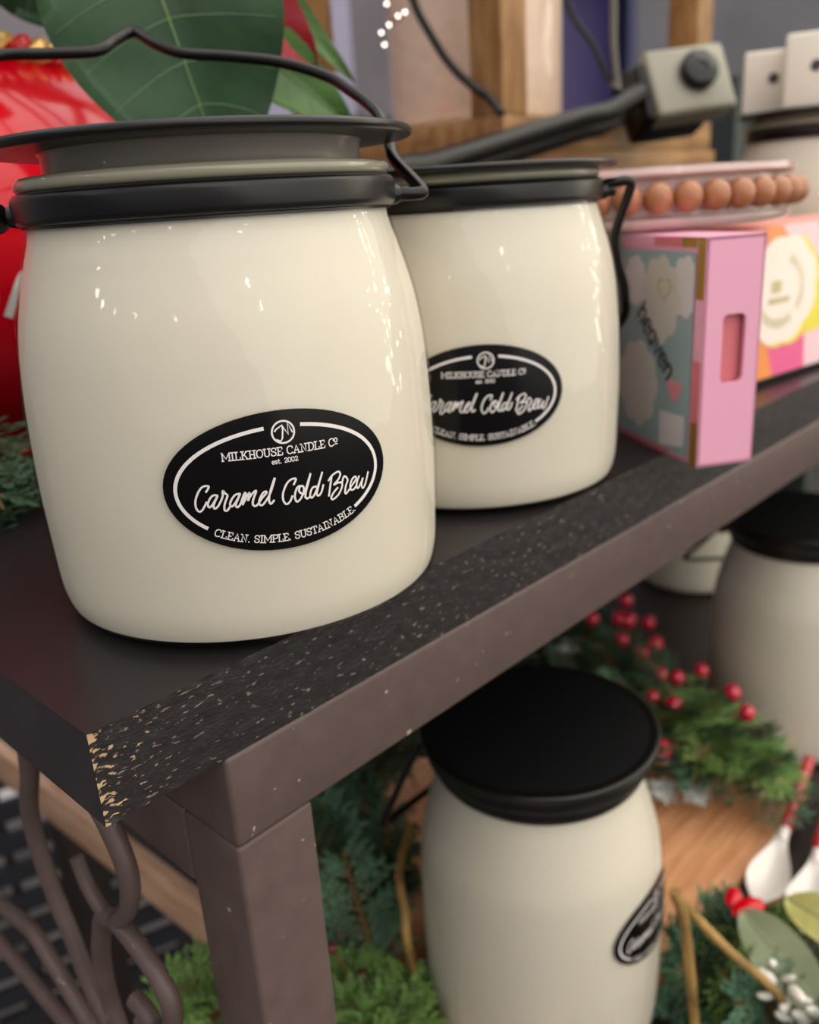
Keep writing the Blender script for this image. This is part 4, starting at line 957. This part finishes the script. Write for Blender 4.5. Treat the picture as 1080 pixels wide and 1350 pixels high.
# cabinet and fixtures roughly three metres away
def fixture(lb, x, y, w, d, z0, z1, mt, n=5, name='shelving_unit'):
    t = thing(name, (x,y,-8.5), lb, 'shelving', rz=math.radians(-42))
    h = z1+8.5
    MB().slab(-w/2,-w/2+.2,-d/2,d/2,0,h).build('side_panel', mt, t, smooth=False); MB().slab(w/2-.2,w/2,-d/2,d/2,0,h).build('side_panel', mt, t, smooth=False)
    MB().slab(-w/2+.2,w/2-.2,d/2-.1,d/2,0,h).build('back_panel', mt, t, smooth=False)
    for i in range(n):
        z = .3+(h-.6)*i/(n-1); MB().slab(-w/2+.2,w/2-.2,-d/2,d/2-.1,z,z+.15).build('shelf', mt, t, smooth=False)
    return t
fixture('dark grey green display cabinet blurred far behind the front jar lid', 16.9,16.6, 1.4,1.2, 0,3.2, M['teal'])
mu = fixture('dark maroon display unit far behind the big green leaf', 13.8,17.9, 2.6,1.4, 0,2.9, M['maroon'])
nu_ = fixture('navy display unit far behind the lantern opening', 20.0,13.0, 2.6,1.4, 0,6.5, M['navy'])
fixture('grey green cabinet far behind the white cartons', 22.0,8.8, 2.6,1.4, 0,3.3, M['teal'])
simple('wall_panel', 'pale lavender panel leaning far behind the poinsettia', 'panel', MB().slab(-1.6,1.6,-.1,.1,0,16), M['lav'], loc=(17.6,20.5,-8.5), rz=math.radians(-42))
o = MB().slab(-.9,.9,-.76,-.70,10.5,10.62).build('light_strip', M['purple'], mu, smooth=False); o['label'] = 'glowing purple light strip'
o = MB().slab(-1.15,1.1,.5,.58,11.0,14.2).build('light_panel', M['purple_dim'], nu_, smooth=False); o['label'] = 'dim purple glowing panel'
# crates under the side of the table: dark slatted crate with pale goods
cr = thing('slatted_crate', (2.6,9.2,-8.5), 'dark slatted crate on the floor beyond the iron scrolls', 'crate', rz=math.radians(-20))
for i in range(9): MB().slab(-3.6,3.6,-.06,.06,.3+.42*i,.3+.42*i+.22).build('slat', M['slat'], cr, smooth=False)
for i in range(7): MB().slab(-3.6+1.15*i,-3.5+1.15*i,.07,.2,0,4.0).build('upright', M['slat'], cr, smooth=False)
M['pale'] = mat('pale_grey_goods', (196,190,190), .7)
for i in range(12):
    x, z = rnd.uniform(.2,3.4), rnd.uniform(-8.4,-6.2)
# pale parcels stacked behind the slats
k_ = 0
for i in range(6):
    for j in range(3):
        m = MB(); m.rbox((0,0,.52), (.78,.7,1.04), .08, 2); o = m.build('grey_parcel', M['pale'], loc=(.4+.92*i, 11.0-.33*i+.0, -8.5+1.045*j), rz=math.radians(-20))
        tag(o, ['grey parcel on the floor behind the slatted crate', 'grey parcel in the middle row behind the slatted crate', 'grey parcel in the top row behind the slatted crate'][j], 'parcel', ['floor row of grey parcels', 'middle row of grey parcels', 'top row of grey parcels'][j])

# ------------------------------------------------------------------ lights
def area(loc, tgt, size, power, col=(1,1,1), sy=None):
    l = bpy.data.lights.new('ceiling_panel', 'AREA'); l.energy = power; l.color = col; l.size = size
    if sy: l.shape = 'RECTANGLE'; l.size_y = sy
    o = bpy.data.objects.new('ceiling_panel', l); C.objects.link(o); o.location = V(loc)*S
    o.rotation_euler = (V(tgt)-V(loc)).to_track_quat('-Z', 'Y').to_euler(); return o
def glow_point(azm, el, dist, power, r=.02, col=(1,.93,.85)):
    l = bpy.data.lights.new('ceiling_spot', 'POINT'); l.energy = power; l.shadow_soft_size = r; l.color = col
    o = bpy.data.objects.new('ceiling_spot', l); C.objects.link(o); a, b = math.radians(azm), math.radians(el)
    o.location = (V((1.4,2,1))+V((math.cos(a)*math.cos(b), math.sin(a)*math.cos(b), math.sin(b)))*dist)*S; return o
area((-8,-8,19), (2,3,0), 8, 68, (1,.955,.90))
area((9,-11,14), (3,2,-1), 6, 150, (1,.945,.86), 6)
area((14,10,26), (4,3,0), 8, 66, (1,.96,.92))
area((24,26,24), (24,26,0), 14, 170, (.92,.93,1))
for azm, el, d, p in ((162,22,24,1.1),(167,20,24,1.1),(174,19,24,.8),(186,19,24,.8),(208,20,24,1.1),(251,28,24,1.5),(255,22,24,.9)):
    glow_point(azm, el, d, p, .04)
for i in range(8): glow_point(118+2*rnd.random(), 26+5*i, 22, .5, .025)
for i in range(70):      # a string of small warm lamps hung to the right
    glow_point(-12-24*rnd.random()-.10*i, -8+1.0*i, 18+4*rnd.random(), .34, .02, (1,.9,.55))
w = bpy.data.worlds.new('shop_air'); bpy.context.scene.world = w; w.use_nodes = True
w.node_tree.nodes['Background'].inputs[0].default_value = (.92,.93,1,1); w.node_tree.nodes['Background'].inputs[1].default_value = .17

# ------------------------------------------------------------------ camera
cam = bpy.data.cameras.new('camera'); co = bpy.data.objects.new('camera', cam); C.objects.link(co)
F = 1150.0
Nn = V((212,3285,F)).normalized(); Zc = -Nn                   # world up in camera terms (right, down, forward)
Xc = V((1160,-470,F)); Xc = (Xc-Zc*Xc.dot(Zc)).normalized(); Yc = Zc.cross(Xc)
right = V((Xc.x, Yc.x, Zc.x)); down = V((Xc.y, Yc.y, Zc.y)); fwd = V((Xc.z, Yc.z, Zc.z))
mw = Matrix((right, -down, -fwd)).transposed().to_4x4(); mw.translation = V((0,0,1))*S
co.matrix_world = mw
cam.sensor_fit = 'VERTICAL'; cam.sensor_height = 36; cam.lens = 36*F/1350; cam.clip_start = .005; cam.clip_end = 50
cam.dof.use_dof = True; cam.dof.focus_distance = .196; cam.dof.aperture_fstop = cam.lens/2.6; cam.dof.aperture_blades = 0
sc_ = bpy.context.scene; sc_.camera = co
sc_.view_settings.view_transform = 'Standard'; sc_.view_settings.look = 'None'; sc_.view_settings.gamma = 1; sc_.view_settings.exposure = 0
sc_.view_settings.use_curve_mapping = False
sc_.cycles.max_bounces = 8; sc_.cycles.transparent_max_bounces = 16
